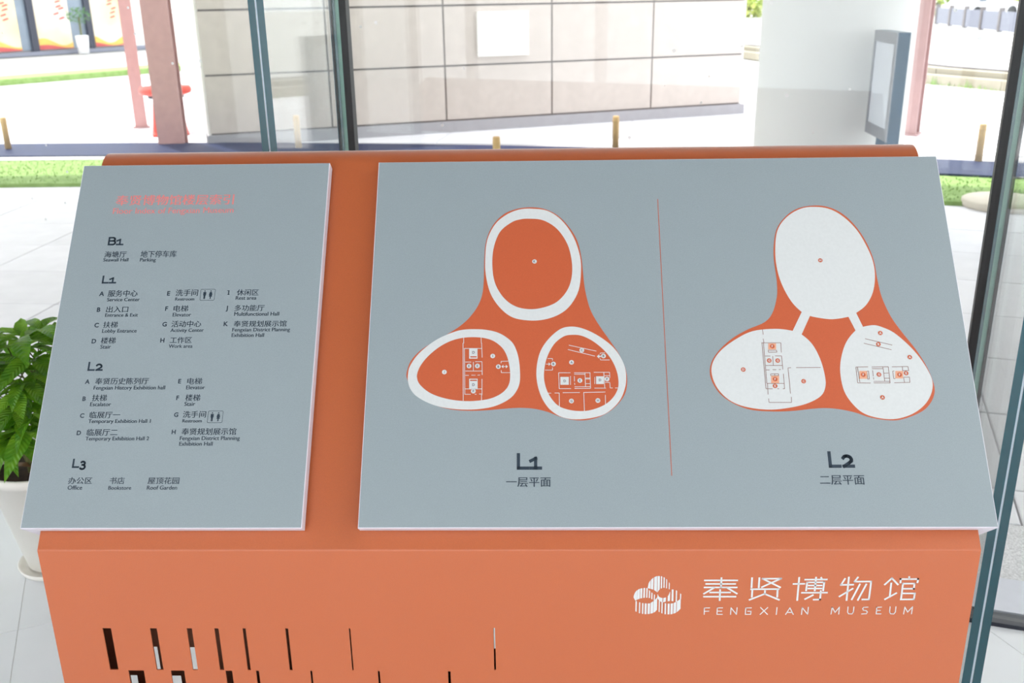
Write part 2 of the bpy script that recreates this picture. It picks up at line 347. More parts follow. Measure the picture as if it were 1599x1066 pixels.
# ---- glass facade: panes, fins, gaskets, bottom rail
HT = 3.4
for k in range(-2, 4):
    a0, a1 = J1+k*DJ, J1+(k+1)*DJ
    wn = empty('window_%d' % (k+3), pol(RG, a0), kind='structure')
    FD = .47 if k <= 0 else .54
    P, Q = pol(RG, a0), pol(RG, a1); d = (Q-P).normalized(); n = Vector((-d.y, d.x, 0))
    g = MB(); g.prism([P+d*.014-n*.008, Q-d*.014-n*.008, Q-d*.014+n*.008, P+d*.014+n*.008], Vector((0, 0, .02)), Vector((0, 0, HT))); g.build('glass_pane', 'glass', wn)
    nr = pol(1, a0)-OC; tr = Vector((nr.y, -nr.x, 0))
    def bx(u0, u1, v0, v1, z0, z1, mi=0, mb=None):
        f = pol(RG, a0); mb.prism([f+tr*u0+nr*v0, f+tr*u1+nr*v0, f+tr*u1+nr*v1, f+tr*u0+nr*v1], Vector((0, 0, z0)), Vector((0, 0, z1)), mi)
    for u_, w_ in (((-.016, .0065), (.0095, .019)) if k <= 0 else ((-.028, .0185), (.0095, .0065))):
        g = MB(); bx(u_, u_+w_, -.034, -.009, .0, HT, 0, g); g.build('black_gasket', 'gasket', wn)
    g = MB(); bx(-.0094, .0094, -.030, -.009, .0, HT, 0, g); g.build('pale_seal', 'silicone', wn)
    fin = MB(); bx(-.0185, -.002, -FD, -.032, .0, HT, 0, fin)
    # faces that form the narrow inner edge get the deep teal of cut glass
    fin.m[2:] = [1 if i in (2, 4) else 0 for i in range(2, len(fin.m))]
    f1 = fin.build('glass_fin', ['finglass', 'teal'], wn)
    fin = MB(); bx(.002, .0185, -FD, -.024, .0, HT, 0, fin); fin.m[2:] = [1 if i in (2, 4) else 0 for i in range(2, len(fin.m))]
    f2 = fin.build('glass_sheet', ['finglass', 'teal'], f1)
    il = MB(); bx(-.002, .002, -FD+.001, -FD+.012, .0, HT, 0, il); il.build('interlayer', 'interlayer', f1)
    g = MB(); ring(g, 20.108, 20.158, a0, a1, -.006, .012, 8); g.build('bottom_rail', 'rail', wn)
    g = MB(); ring(g, 20.06, 20.2, a0, a1, HT-.06, HT, 8); g.build('top_rail', 'rail', wn)

# ------------------------------------------------------------------ information console
W2, FH, LEAN = .75, .77048, .69399
S = Vector((0, math.sin(LEAN), math.cos(LEAN))); N = Vector((0, -math.cos(LEAN), math.sin(LEAN))); X = Vector((1, 0, 0)); FO = Vector((0, 0, FH))
con = empty('information_console', (0, 0, 0), 'orange sheet-metal museum directory console with two grey-blue sloping panels', 'information stand')
def profile_sheet(name, prof, t, x0, x1, m, parent):
    # prof: list of (y,z) of the outer face; t: thickness inwards (right-hand side)
    inner = []
    for i, (y, z) in enumerate(prof):
        a = prof[max(i-1, 0)]; b = prof[min(i+1, len(prof)-1)]; d = Vector((b[0]-a[0], b[1]-a[1])).normalized(); inner.append((y+d.y*t, z-d.x*t))
    n = len(prof); g = MB(); vs = []
    for x in (x0, x1): vs += [(x, y, z) for y, z in prof]+[(x, y, z) for y, z in inner]
    g.add(vs, [(i, i+1, 2*n+i+1, 2*n+i) for i in range(n-1)]+[(n+i, 3*n+i, 3*n+i+1, n+i+1) for i in range(n-1)], 0, True)
    g.add(vs, [(i, n+i, n+i+1, i+1) for i in range(n-1)]+[(2*n+i, 2*n+i+1, 3*n+i+1, 3*n+i) for i in range(n-1)]+[(0, 2*n, 3*n, n), (n-1, 2*n-1, 4*n-1, 3*n-1)], 0)
    return g.build(name, m, parent)
prof = [(0, FH-.0045)]
for i in range(1, 5): a = LEAN*i/4; prof.append((.0025*(1-math.cos(a))*4, FH-.0045+.0045*math.sin(a)/math.sin(LEAN)*1.0))
SL = .7005; r = .050; e = FO+S*SL; prof.append((e.y, e.z)); cc = e-N*r
for i in range(1, 15):
    a = i/14*(math.pi-LEAN); v = N*math.cos(a)+S*math.sin(a); p = cc+v*r; prof.append((p.y, p.z))
yb = prof[-1][0]; prof.append((yb, prof[-1][1]-.13))
profile_sheet('sloping_top', prof, .002, -W2, W2, 'orange', con)
def rect_from(px, Y=0.0):
    ps = [ony(x, y, Y) for x, y in px]; return (min(p.x for p in ps), max(p.x for p in ps), min(p.z for p in ps), max(p.z for p in ps))
slots = [(-.6673, -.6531), (-.588, -.5764), (-.5265, -.5178), (-.4804, -.4734), (-.4335, -.4282), (-.3625, -.3576), (-.257, -.2546), (-.0189, -.0160)]
ROW1 = [(x0, x1, .5368, .6200) for x0, x1 in slots]; ROW1[7] = (-.0189, -.0160, .5386, .6217)
ROW2 = [(x0, x1, .4520, .5355) for x0, x1 in ((-.6366, -.6101), (-.5643, -.5416), (-.4714, -.4602), (-.4198, -.4147), (-.3281, -.3248), (-.2144, -.2109), (-.0965, -.0922))]
def plate(name, x0, x1, z0, z1, y0, y1, holes, m, parent):
    xs = sorted({x0, x1} | {h[0] for h in holes} | {h[1] for h in holes}); zs = sorted({z0, z1} | {h[2] for h in holes} | {h[3] for h in holes}); g = MB()
    solid = {}
    for i in range(len(xs)-1):
        for j in range(len(zs)-1):
            c = ((xs[i]+xs[i+1])/2, (zs[j]+zs[j+1])/2); solid[i, j] = not any(h[0] < c[0] < h[1] and h[2] < c[1] < h[3] for h in holes)
    for (i, j), s_ in solid.items():
        a, b, c, d = xs[i], xs[i+1], zs[j], zs[j+1]
        if s_:
            g.add([(a, y0, c), (b, y0, c), (b, y0, d), (a, y0, d)], [(0, 1, 2, 3)]); g.add([(a, y1, c), (b, y1, c), (b, y1, d), (a, y1, d)], [(3, 2, 1, 0)])
            for di, dj, q in ((-1, 0, [(a, y0, c), (a, y0, d), (a, y1, d), (a, y1, c)]), (1, 0, [(b, y0, d), (b, y0, c), (b, y1, c), (b, y1, d)]), (0, -1, [(b, y0, c), (a, y0, c), (a, y1, c), (b, y1, c)]), (0, 1, [(a, y0, d), (b, y0, d), (b, y1, d), (a, y1, d)])):
                if not solid.get((i+di, j+dj), False): g.add(q, [(0, 1, 2, 3)])
    return g.build(name, m, parent)
tag(plate('front_plate', -W2, W2, 0, FH-.0045, 0, .002, ROW1+ROW2, 'orange', con), 'orange front plate pierced by rows of narrow upright slots')
YI = .15
k = 5.922
def q(*p): return [(150+a/k, 960+b/k) for a, b in p]
h = [rect_from(q((530, 293), (600, 503)), YI), rect_from(q((865, 297), (943, 508)), YI), rect_from(q((315, 555), (380, 555)), YI), rect_from(q((685, 560), (785, 560)), YI)]
IH = [(rect_from(q((530, 293), (565, 293)), YI)[0], rect_from(q((530, 293), (565, 293)), YI)[1], h[0][2]-.008, h[0][3]), (h[1][0], h[1][1], h[1][2]-.008, h[1][3])]
IH += [(h[2][0], h[2][1], h[2][3]-.07, h[2][3]), (h[3][0], h[3][1], h[3][3]-.07, h[3][3])]
p8 = ony(771.5, 1013, YI); IH.append((p8.x, p8.x+.006, p8.z, p8.z+.06))
plate('inner_plate', -W2+.002, W2-.002, 0, FH+.10, YI, YI+.002, IH, 'inner', con)
for s_ in (-1, 1):
    x0, x1 = sorted((s_*W2, s_*(W2-.002))); g = MB(); g.box(x0, x1, .002, YI, 0, FH-.006); g.build('side_plate', 'orange', con)
g = MB(); g.box(-W2+.002, W2-.002, .002, YI, FH-.02, FH-.018); g.build('stiffener', 'inner', con)
for xx in (-.45, .0, .45):
    g = MB(); g.prism([Vector((xx, YI+.002, FH+.06)), Vector((xx, yb-.004, 1.16)), Vector((xx, yb-.004, 1.20)), Vector((xx, YI+.002, FH+.10))], Vector((-.002, 0, 0)), Vector((.002, 0, 0))); g.build('bracket', 'inner', con)
g = MB(); g.box(-W2, W2, .0, .30, 0, .006); g.build('base_plate', 'inner', con)

NT = .025
def PS(px, py, n=NT+.0002): return onplane(px, py, FO+N*n, N)
def uvs(p): return (p.x, (p-FO).dot(S))
def at(u, v, n): return FO+X*u+S*v+N*n
def panel(name, u0, u1, v0, v1, wing_l, wing_r, label):
    g = MB(); b = .0012
    def L(x0, y0, x1, y1, n): return [at(x0, y0, n), at(x1, y0, n), at(x1, y1, n), at(x0, y1, n)]
    A, B, C, D = L(u0, v0, u1, v1, .003), L(u0, v0, u1, v1, NT-b), L(u0+b, v0+b, u1-b, v1-b, NT), None
    g.add(A, [(3, 2, 1, 0)], 1)
    g.add(A+B, [(i, (i+1) % 4, (i+1) % 4+4, i+4) for i in range(4)], 1); g.add(B+C, [(i, (i+1) % 4, (i+1) % 4+4, i+4) for i in range(4)], 1); g.add(C, [(0, 1, 2, 3)], 0)
    for w_, (a, c) in ((wing_l, (u0, -W2-.0005)), (wing_r, (W2+.0005, u1))):
        if w_:
            Q = [at(a, v0, -.05), at(c, v0, -.05), at(c, v1, -.05), at(a, v1, -.05)]; T = [at(a, v0, .004), at(c, v0, .004), at(c, v1, .004), at(a, v1, .004)]
            g.add(Q+T, [(3, 2, 1, 0), (4, 5, 6, 7)]+[(i, (i+1) % 4, (i+1) % 4+4, i+4) for i in range(4)], 1)
    return tag(g.build(name, ['panel', 'panel_side'], con), label)
pi_ = panel('index_panel', -.77019, -.31818, .02869, .68854, True, False, 'grey-blue floor index panel on the left with lists of rooms')
pm = panel('map_panel', -.22914, .77056, .02869, .68854, False, True, 'grey-blue wide panel on the right with two floor maps')

# ---- lettering
TX = {}
def cache_text(strings, off):
    obs = []
    for s_ in strings:
        c = bpy.data.curves.new('t', 'FONT'); c.body = s_; c.size = 1; c.resolution_u = 3; c.offset = off; c.fill_mode = 'FRONT'
        o = bpy.data.objects.new('t', c); COL.objects.link(o); obs.append((s_, o, c))
    bpy.context.view_layer.update(); dg = bpy.context.evaluated_depsgraph_get()
    for s_, o, c in obs:
        me = bpy.data.meshes.new_from_object(o.evaluated_get(dg)); vs = [v.co.copy() for v in me.vertices]; fs = [tuple(p.vertices) for p in me.polygons]
        bb = (min(v.x for v in vs), max(v.x for v in vs), min(v.y for v in vs), max(v.y for v in vs)); TX[s_, off] = (vs, fs, bb)
        bpy.data.meshes.remove(me); bpy.data.objects.remove(o); bpy.data.curves.remove(c)
IDX = [ # (letter, lx0, lx1, baseline) , (chinese, x0,x1,y0,y1), [(english,x0,x1,baseline)...]
 (None, ('海塘厅',162.6,196.6,392.4,402), [('Seawall Hall',161,200,408.2)]),
 (None, ('地下停车库',219,275,391.5,402), [('Parking',218.4,243,408.2)]),
 (('A',154.5,160.5,461.8), ('服务中心',168,214,453,463.2), [('Service Center',167,217.6,470.4)]),
 (('B',151,156.7,486.6), ('出入口',165.4,199.4,478,487.8), [('Entrance & Exit',164,215,494.5)]),
 (('C',147,153,510.8), ('扶梯',160.7,183,502,511.8), [('Lobby Entrance',159.4,213,519.3)]),
 (('D',142.8,149,535.8), ('楼梯',157,179.8,526.5,536.5), [('Stair',156.4,172.7,544.2)]),
 (('E',260.6,266,461.2), ('洗手间',274,308.5,452,462.2), [('Restroom',273.4,303,469.2)]),
 (('F',257.6,262.5,485), ('电梯',270.6,293.2,476.7,486.5), [('Elevator',269.5,298,494)]),
 (('G',253.2,259.8,509.4), ('活动中心',267.4,313.6,500.7,510.7), [('Activity Center',266,317.7,518.2)]),
 (('H',250,256,534.4), ('工作区',265,299,526,535.7), [('Work area',263.3,300.3,543)]),
 (('I',356,359,460), ('休闲区',369.4,403.4,451.7,461.4), [('Rest area',368,400,467.8)]),
 (('J',352.5,356.5,484), ('多功能厅',365.8,412.4,476,485.7), [('Multifunctional Hall',365.6,435.5,493)]),
 (('K',349,355,508.8), ('奉贤规划展示馆',364.5,447,500.7,510.2), [('Fengxian District Planning',362.6,452.6,517.5),('Exhibition Hall',361.5,412,526)]),
 (('A',132.4,138.8,599), ('奉贤历史陈列厅',148,231.5,590,600.2), [('Fengxian History Exhibition hall',146,257.4,608.2)]),
 (('B',128.4,134.3,625.6), ('扶梯',143.3,166,616,626.2), [('Escalator',140.5,173,634)]),
 (('C',124.5,130.7,652), ('临展厅一',139.4,187,642.5,652.8), [('Temporary Exhibition Hall 1',137.7,234.8,660.3)]),
 (('D',119.4,126.2,679), ('临展厅二',135,183,669.5,680.2), [('Temporary Exhibition Hall 2',133.2,232.3,687.5)]),
 (('E',278,283.3,598.3), ('电梯',292,315,590,599.8), [('Elevator',290.6,319.6,607.6)]),
 (('F',275,280,624.2), ('楼梯',289,312,615.5,625.8), [('Stair',287.8,304.4,633.5)]),
 (('G',271.4,277.6,650.6), ('洗手间',285.2,321,641.6,652), [('Restroom',284.7,314.8,659.4)]),
 (('H',267.8,274.3,677.4), ('奉贤规划展示馆',283,368.3,668.4,679), [('Fengxian District Planning',280.7,374,687),('Exhibition Hall',279.6,331.7,695.7)]),
 (None, ('办公区',106,143,745,755.6), [('Office',105.3,127.9,764.3)]),
 (None, ('书店',170.7,193.7,745,755.6), [('Bookstore',169,204.4,764.3)]),
 (None, ('屋顶花园',230.3,279.3,745,755.6), [('Roof Garden',229.2,276.2,764.3)]),
]
TITLE = ('奉贤博物馆楼层索引', 'Floor Index of Fengxian Museum')
cn = {e[1][0] for e in IDX} | {TITLE[0], '一层平面', '二层平面'}
en = {x[0] for e in IDX for x in e[2]} | {TITLE[1]}
cache_text(cn, 0); cache_text(en, 0); cache_text(set('ABCDEFGHIJK'), .028)
def put(mb, key, x0, x1, yb_, yt=None, mi=0, n=NT+.0003, bold=0.0, capx=None):
    """text on the sloping panel: x0..x1 and baseline (and top) measured in the photo, mapped on to the panel plane"""
    vs, fs, bb = TX[key]
    u0, v0 = uvs(PS(x0, yb_)); u1, _ = uvs(PS(x1, yb_)); sx = (u1-u0)/(bb[1]-bb[0])
    if yt is not None: sy = (uvs(PS(x0, yt))[1]-v0)/(bb[3]-bb[2]); oy = bb[2]
    elif capx: sx = sy = (uvs(PS(x0, yb_-capx))[1]-v0)/.727; oy = 0
    else: sy = sx; oy = 0
    for k_, du in enumerate((-bold, bold) if bold else (0,)): mb.add([at(u0+du+(v.x-bb[0])*sx, v0+(v.y-oy)*sy, n+k_*.00004) for v in vs], fs, mi)
def stroke(mb, pts, wd, P, Nn, mi=0, closed=False, caps=True):
    pts = [P(*p) for p in pts]
    if closed: pts.append(pts[0])
    for i in range(len(pts)-1):
        a, b = pts[i], pts[i+1]; d = (b-a)
        if d.length < 1e-6: continue
        d.normalize(); s_ = Nn.cross(d)*wd/2; e_ = d*(wd/2 if (caps or 0 < i) else 0); e2 = d*(wd/2 if (caps or i < len(pts)-2) else 0)
        mb.add([a-e_-s_, b+e2-s_, b+e2+s_, a-e_+s_], [(0, 1, 2, 3)], mi)
def sp_(crop, sc, n=NT+.0003): return lambda x, y: PS(crop[0]+x/sc, crop[1]+y/sc, n)
for i, (lt, c_, es) in enumerate(IDX):
    g = MB()
    if lt: put(g, (lt[0], .028), lt[1], lt[2], lt[3], capx=6.9)
    if lt and lt[0] == 'I':
        for yy in (lt[3]-.6, lt[3]-6.3): stroke(g, [(lt[1]-1.2, yy), (lt[1]+2.6, yy)], .0009, lambda a, b: PS(a, b, NT+.0003), N, caps=False)
    put(g, (c_[0], 0), c_[1], c_[2], c_[4], c_[3], bold=.00016)
    for s_, x0, x1, yb_ in es: put(g, (s_, 0), x0, x1, yb_, bold=.00018)
    g.build('directory_entry', 'ink', pi_)
g = MB(); put(g, (TITLE[0], 0), 180, 364, 321, 305, bold=.0005); put(g, (TITLE[1], 0), 176, 364, 333.8, bold=.0002); tag(g.build('panel_title', 'salmon', pi_), 'salmon pink title in two lines')
# headings with old-style figures, drawn as strokes in units of the cap height
def arc_pts(cx, cy, r_, a0, a1, n=10, ry=None):
    return [(cx+r_*math.cos(math.radians(a0+(a1-a0)*i/n)), cy+(ry or r_)*math.sin(math.radians(a0+(a1-a0)*i/n))) for i in range(n+1)]
GL = {'L': [[(0, 1), (0, 0), (.60, 0)]],
      'B': [[(0, 0), (0, 1), (.38, 1)]+arc_pts(.38, .765, .235, 90, -90)+[(0, .53)], [(.38, .53)]+arc_pts(.42, .265, .265, 90, -90)+[(0, 0)]],
      '1': [[(.02, .54), (.34, .72), (.34, 0)], [(.02, 0), (.66, 0)]],
      '2': [arc_pts(.30, .48, .27, 150, -20, 12)+[(.42, .25), (.08, 0), (.66, 0)]],
      '3': [arc_pts(.27, .50, .22, 140, -60, 10)+[(.25, .30)], [(.25, .30)]+arc_pts(.27, .02, .28, 75, -140, 12)]}
def heading(txt, x0, x1, yb_, yt, wd, parent):
    g = MB(); u0, v0 = uvs(PS(x0, yb_)); u1, _ = uvs(PS(x1, yb_)); hgt = uvs(PS(x0, yt))[1]-v0
    adv = {'L': .80, 'B': .86}[txt[0]]; tot = adv+.66; sx = (u1-u0-wd)/tot; hgt -= wd
    for ch, ox in ((txt[0], 0), (txt[1], adv)):
        for st in GL[ch]:
            stroke(g, [(u0+wd/2+(ox+a)*sx, v0+wd/2+b*hgt) for a, b in st], wd, lambda a, b: at(a, b, NT+.0003), N)
    g.build('floor_heading', 'ink', parent)
heading('B1', 168, 192.5, 383, 370, .0030, pi_); heading('L1', 158.6, 181, 442.7, 430.3, .0030, pi_)
heading('L2', 136.3, 160, 578.9, 564.8, .0030, pi_); heading('L3', 112, 135, 730.5, 716, .0030, pi_)
heading('L1', 807, 846.5, 733.2, 707.3, .0052, pm); heading('L2', 1294.5, 1335.5, 730.2, 704.4, .0052, pm)
for s_, x0, x1, y0, y1 in (('一层平面', 790.4, 860, 745.2, 760), ('二层平面', 1281, 1350.8, 741.8, 756.7)):
    g = MB(); put(g, (s_, 0), x0, x1, y1, y0, bold=.00022); g.build('map_caption', 'ink', pm)
def circ(x, y, r_, n=14): return [(x+r_*math.cos(2*math.pi*i/n), y+r_*math.sin(2*math.pi*i/n)) for i in range(n)]
for ox, oy, w_, hh in ((314.2, 451.4, 20, 17.2), (325.8, 641.4, 20.5, 18.4)):   # restroom pictograms
    u0, v0 = uvs(PS(ox+2.5, oy)); u1, v1 = uvs(PS(ox+w_-2.5, oy+hh)); u0, v0, u1, v1 = u0-.003, v1, u1+.003, v0
    g = MB(); c_ = .0022; loop = []
    for qx, qy, a0 in ((u1-c_, v1-c_, 0), (u0+c_, v1-c_, 90), (u0+c_, v0+c_, 180), (u1-c_, v0+c_, 270)): loop += arc_pts(qx, qy, c_, a0, a0+90, 4)
    stroke(g, loop, .0006, lambda a, b: at(a, b, NT+.0003), N, closed=True)
    for k_, mx in enumerate((u0+(u1-u0)*.29, u0+(u1-u0)*.71)):
        H = v1-v0; f = lambda a, b: at(mx+a*H, v0+b*H, NT+.0003)
        g.fill([[f(a, b) for a, b in circ(0, .83, .055)]])
        if k_ == 0: g.fill([[f(a, b) for a, b in ((-.12, .74), (.12, .74), (.12, .44), (.08, .44), (.07, .12), (.01, .12), (0, .40), (-.01, .12), (-.07, .12), (-.08, .44), (-.12, .44))]])
        else: g.fill([[f(a, b) for a, b in ((-.08, .74), (.08, .74), (.15, .48), (.10, .46), (.14, .33), (.05, .33), (.04, .12), (-.04, .12), (-.05, .33), (-.14, .33), (-.10, .46), (-.15, .48))]])
    tag(g.build('restroom_pictogram', 'ink', pi_), 'small boxed pictogram of a man and a woman')
stroke_mb = MB(); stroke(stroke_mb, [(1027, 311), (1049, 742)], .0011, lambda x, y: PS(x, y, NT+.0003), N); stroke_mb.build('divider_line', 'print_or', pm)

# ---- the two floor maps
def smooth(ctrl, n=5):
    out = []; L_ = len(ctrl)
    for i in range(L_):
        p0, p1, p2, p3 = [Vector(ctrl[(i+j) % L_]) for j in (-1, 0, 1, 2)]
        for s_ in range(n):
            t = s_/n; out.append(tuple(.5*((2*p1)+(p2-p0)*t+(2*p0-5*p1+4*p2-p3)*t*t+(3*p1-p0-3*p2+p3)*t**3)))
    return out
def region(mb, loops, crop, sc, n, mi=0):
    f = sp_(crop, sc, n); mb.fill([[f(*p) for p in smooth(l)] for l in loops], mi)
b1 = [(592,66),(650,75),(705,103),(755,155),(790,215),(808,290),(815,360),(824,430),(845,510),(880,575),(925,640),(970,705),(1000,770),(1008,830),(995,890),(950,945),(895,980),(835,997),(780,998),(720,985),(660,962),(600,948),(540,944),(480,947),(400,954),(310,957),(220,948),(130,918),(70,870),(45,820),(42,790),(60,740),(100,695),(160,655),(220,622),(290,575),(340,520),(370,460),(380,390),(382,300),(390,215),(420,145),(470,95),(530,72)]
t1o = [(592,72),(660,82),(720,122),(770,190),(799,270),(806,340),(795,430),(755,500),(700,540),(630,560),(560,560),(500,545),(450,505),(410,445),(390,370),(386,300),(395,210),(430,140),(480,98),(535,76)]
t1i = [(580,116),(640,123),(700,160),(745,225),(765,300),(765,370),(745,430),(700,480),(640,505),(580,512),(520,500),(470,465),(432,405),(418,335),(422,250),(450,175),(500,133),(540,119)]
C1, K1 = (620, 300), 2.805
l1o = [(700,98),(830,103),(960,130),(1060,180),(1140,250),(1185,340),(1210,440),(1222,560),(1220,680),(1190,770),(1130,850),(1040,910),(930,955),(800,980),(650,990),(480,982),(320,955),(180,905),(60,830),(0,750),(-22,670),(-20,590),(0,510),(80,390),(200,280),(340,190),(500,125),(600,103)]
l1i = [(700,186),(820,195),(920,225),(1000,280),(1050,340),(1085,420),(1105,510),(1113,600),(1105,690),(1070,760),(1000,820),(900,865),(780,888),(640,896),(480,883),(320,845),(200,790),(110,710),(80,640),(85,580),(120,500),(200,400),(320,300),(450,230),(580,195)]
C2, K2 = (640, 500), 7.106
r1o = [(400,65),(500,75),(620,120),(740,190),(850,280),(930,390),(975,500),(985,620),(965,730),(920,830),(850,910),(760,975),(650,1010),(520,1028),(400,1025),(290,995),(190,925),(120,830),(75,720),(52,600),(55,470),(85,340),(140,240),(220,150),(310,85)]
r1i = [(430,150),(520,160),(620,205),(710,270),(790,350),(850,440),(890,540),(905,640),(895,720),(850,800),(780,865),(690,910),(590,938),(490,943),(390,930),(290,895),(220,830),(165,740),(135,640),(130,540),(150,420),(190,320),(250,230),(340,165)]
C3, K3 = (830, 500), 6.6625
g = MB(); region(g, [b1], C1, K1, NT+.0003); tag(g.build('map_outline', 'print_or', pm), 'orange three-lobed outline of the first floor map')
for lo, li, c_, k_ in ((t1o, t1i, C1, K1), (l1o, l1i, C2, K2), (r1o, r1i, C3, K3)):
    g = MB(); region(g, [lo, li], c_, k_, NT+.0005); g.build('hall_ring', 'white', pm)
b2 = [(515,58),(580,68),(640,100),(695,155),(740,225),(770,300),(785,380),(805,460),(845,545),(895,615),(955,690),(1005,770),(1035,850),(1030,900),(1000,945),(950,975),(880,997),(820,997),(750,985),(690,965),(620,950),(560,945),(500,948),(420,957),(330,960),(230,952),(150,922),(90,875),(55,810),(57,750),(90,695),(150,640),(220,600),(290,570),(325,530),(345,460),(345,390),(333,300),(332,230),(345,160),(385,105),(440,70)]
w1 = [(515,64),(580,75),(640,110),(695,165),(735,230),(765,300),(775,370),(765,440),(735,495),(690,530),(660,545),(590,556),(530,550),(485,540),(455,525),(410,480),(370,410),(347,340),(338,260),(347,170),(387,110),(450,72)]
w2 = [(340,598),(415,607),(450,620),(500,665),(535,730),(555,800),(558,850),(540,890),(490,920),(420,940),(320,952),(220,942),(145,915),(90,865),(62,805),(63,750),(98,695),(163,645),(240,608)]
w3 = [(770,582),(720,590),(690,605),(650,655),(628,720),(623,790),(640,870),(680,930),(730,970),(800,990),(870,992),(940,970),(993,930),(1022,880),(1027,830),(1007,780),(968,720),(918,665),(858,615),(810,592)]
C4, K4 = (1090, 300), 2.805
g = MB(); region(g, [b2], C4, K4, NT+.0003); tag(g.build('map_outline', 'print_or', pm), 'orange three-lobed outline of the second floor map')
for l_ in (w1, w2, w3):
    g = MB(); region(g, [l_], C4, K4, NT+.0005); g.build('hall_area', 'white', pm)
f = sp_(C4, K4, NT+.0006)
for qd in ([(456,520),(492,538),(454,622),(413,610)], [(656,540),(692,527),(724,592),(692,610)]):
    g = MB(); g.fill([[f(*p) for p in qd]]); g.build('bridge', 'white', pm)
def lines(name, segs, crop, sc, wd, m, extra=None, n=NT+.0007):
    g = MB(); f = sp_(crop, sc, n)
    for s_ in segs: stroke(g, [(s_[0], s_[1]), (s_[2], s_[3])], wd, f, N, caps=False)
    if extra:
        for l_ in extra: g.fill([[f(*p) for p in l_]])
    tag(g.build(name, m, pm), kind='stuff')
def rc_(x0, y0, x1, y1): return [(x0, y0), (x1, y0), (x1, y1), (x0, y1)]
LW = .0010
lines('room_lines', [(597,190,597,255),(590,250,592,890),(606,312,610,820),(790,190,793,255),(796,250,802,412),(600,312,800,312),(615,462,680,462),(725,458,800,458),(705,460,705,562),(615,562,800,562),(800,458,803,605),(615,610,655,610),(682,608,728,608),(750,608,778,606),(800,650,800,830),(795,825,795,888),(612,760,800,760),(606,820,675,820),(720,820,740,820),(768,817,800,817),(1095,452,1010,455),(1012,455,1012,475),(1014,552,1015,580),(1015,580,1112,580),(1030,512,1075,512)], C2, K2, LW, 'white',
      [rc_(658,315,750,398), rc_(658,412,750,424), rc_(658,398,670,412), rc_(742,398,750,412), rc_(658,672,752,765), rc_(658,648,752,658), rc_(658,658,668,672), rc_(744,658,752,672), [(1015,512),(1038,492),(1038,532)], [(1088,512),(1065,492),(1065,532)]])
lines('room_lines', [(388,258,675,320),(378,303,660,372),(280,545,405,545),(282,545,288,710),(285,710,410,710),(405,580,405,670),(443,545,610,545),(443,560,560,560),(608,545,614,708),(448,690,612,690),(448,708,612,708),(556,545,562,690),(562,610,608,610),(562,658,608,658),(445,580,447,635),(448,650,450,670),(648,540,812,540),(812,540,815,600),(752,540,762,705),(655,705,775,705),(815,650,818,703),(818,703,845,703),(870,703,903,703),(150,455,190,455),(168,397,218,397),(218,397,218,418),(218,490,218,517),(140,517,218,517),(765,337,715,340),(715,340,715,350),(715,395,717,412),(717,412,812,412),(172,757,205,757),(240,755,288,755),(288,755,290,908),(325,752,502,750),(540,750,768,745),(543,750,550,942),(768,775,770,882),(760,575,815,575),(765,645,815,645),(560,600,608,600)], C3, K3, LW, 'white',
      [rc_(300,588,388,670), rc_(672,582,752,662), rc_(655,588,660,662), [(198,455),(178,436),(178,474)], [(680,375),(704,352),(704,398)], rc_(700,368,722,382)])
LB = .0009
lines('room_lines', [(505,215,512,265),(512,305,520,345),(495,345,685,345),(685,345,690,440),(500,345,540,795),(515,345,548,740),(530,475,582,475),(628,473,692,473),(692,473,705,605),(606,475,612,567),(538,567,702,567),(540,610,575,610),(605,608,640,608),(665,608,685,606),(710,648,722,795),(548,742,718,742),(540,795,605,795),(650,795,668,795),(705,795,722,795),(555,742,560,850),(565,890,570,928),(570,928,790,928),(788,875,790,928),(755,590,780,842),(755,590,785,588),(835,588,1075,586),(562,418,640,416),(564,438,648,436),(562,418,564,438),(640,416,648,436),(585,650,662,648),(587,668,664,666),(585,650,587,668),(625,650,626,668),(662,648,664,666)], (1110, 480), 6.268, LB, 'brown')
lines('room_lines', [(360,288,612,347),(348,330,605,390),(275,550,388,548),(275,550,292,697),(292,697,412,698),(290,550,312,690),(376,588,392,586),(392,586,400,660),(400,660,384,662),(384,662,376,588),(422,550,575,547),(425,565,525,565),(575,547,592,697),(440,682,590,682),(440,697,592,697),(525,550,542,682),(535,607,578,605),(540,653,585,653),(430,580,436,635),(438,645,440,665),(608,548,757,545),(757,545,763,580),(770,640,775,692),(705,548,708,582),(716,645,725,692),(630,695,775,692),(615,588,630,586),(615,588,626,658),(626,658,640,656),(705,585,765,582),(715,645,770,643)], (1290, 480), 5.922, LB, 'brown')
def squares(qs, crop, sc, m='posteryel'):
    g = MB(); f = sp_(crop, sc, NT+.0008)
    for q_ in qs:
        g = MB(); g.fill([[f(*p) for p in rc_(*q_)]]); g.build('stair_mark', M['stairmark'], pm)
    pass
M['stairmark'] = mat('stair_mark_print', (235, 172, 140), .5, .02, 200)
squares([(562,350,638,410), (590,668,668,740)], (1110, 480), 6.268); squares([(308,586,378,658), (640,586,712,655)], (1290, 480), 5.922)
def marker(x, y, crop, sc, ch, rpx, mc, ml):
    px, py = crop[0]+x/sc, crop[1]+y/sc; u, v = uvs(PS(px, py)); r_ = rpx*.00098
    g = MB(); 
    if mc: g.fill([[at(u+a, v+b, NT+.0010) for a, b in circ(0, 0, r_, 20)]], 0)
    vs, fs, bb = TX[ch, .028]; s_ = r_*1.05/(bb[3]-bb[2]); 
    g.add([at(u+(p.x-(bb[0]+bb[1])/2)*s_, v+(p.y-(bb[2]+bb[3])/2)*s_, NT+.0012) for p in vs], fs, 1)
    g.build('room_marker', [mc or ml, ml], pm)
marker(602, 304, C1, K1, 'K', 4.1, 'white', 'pict')
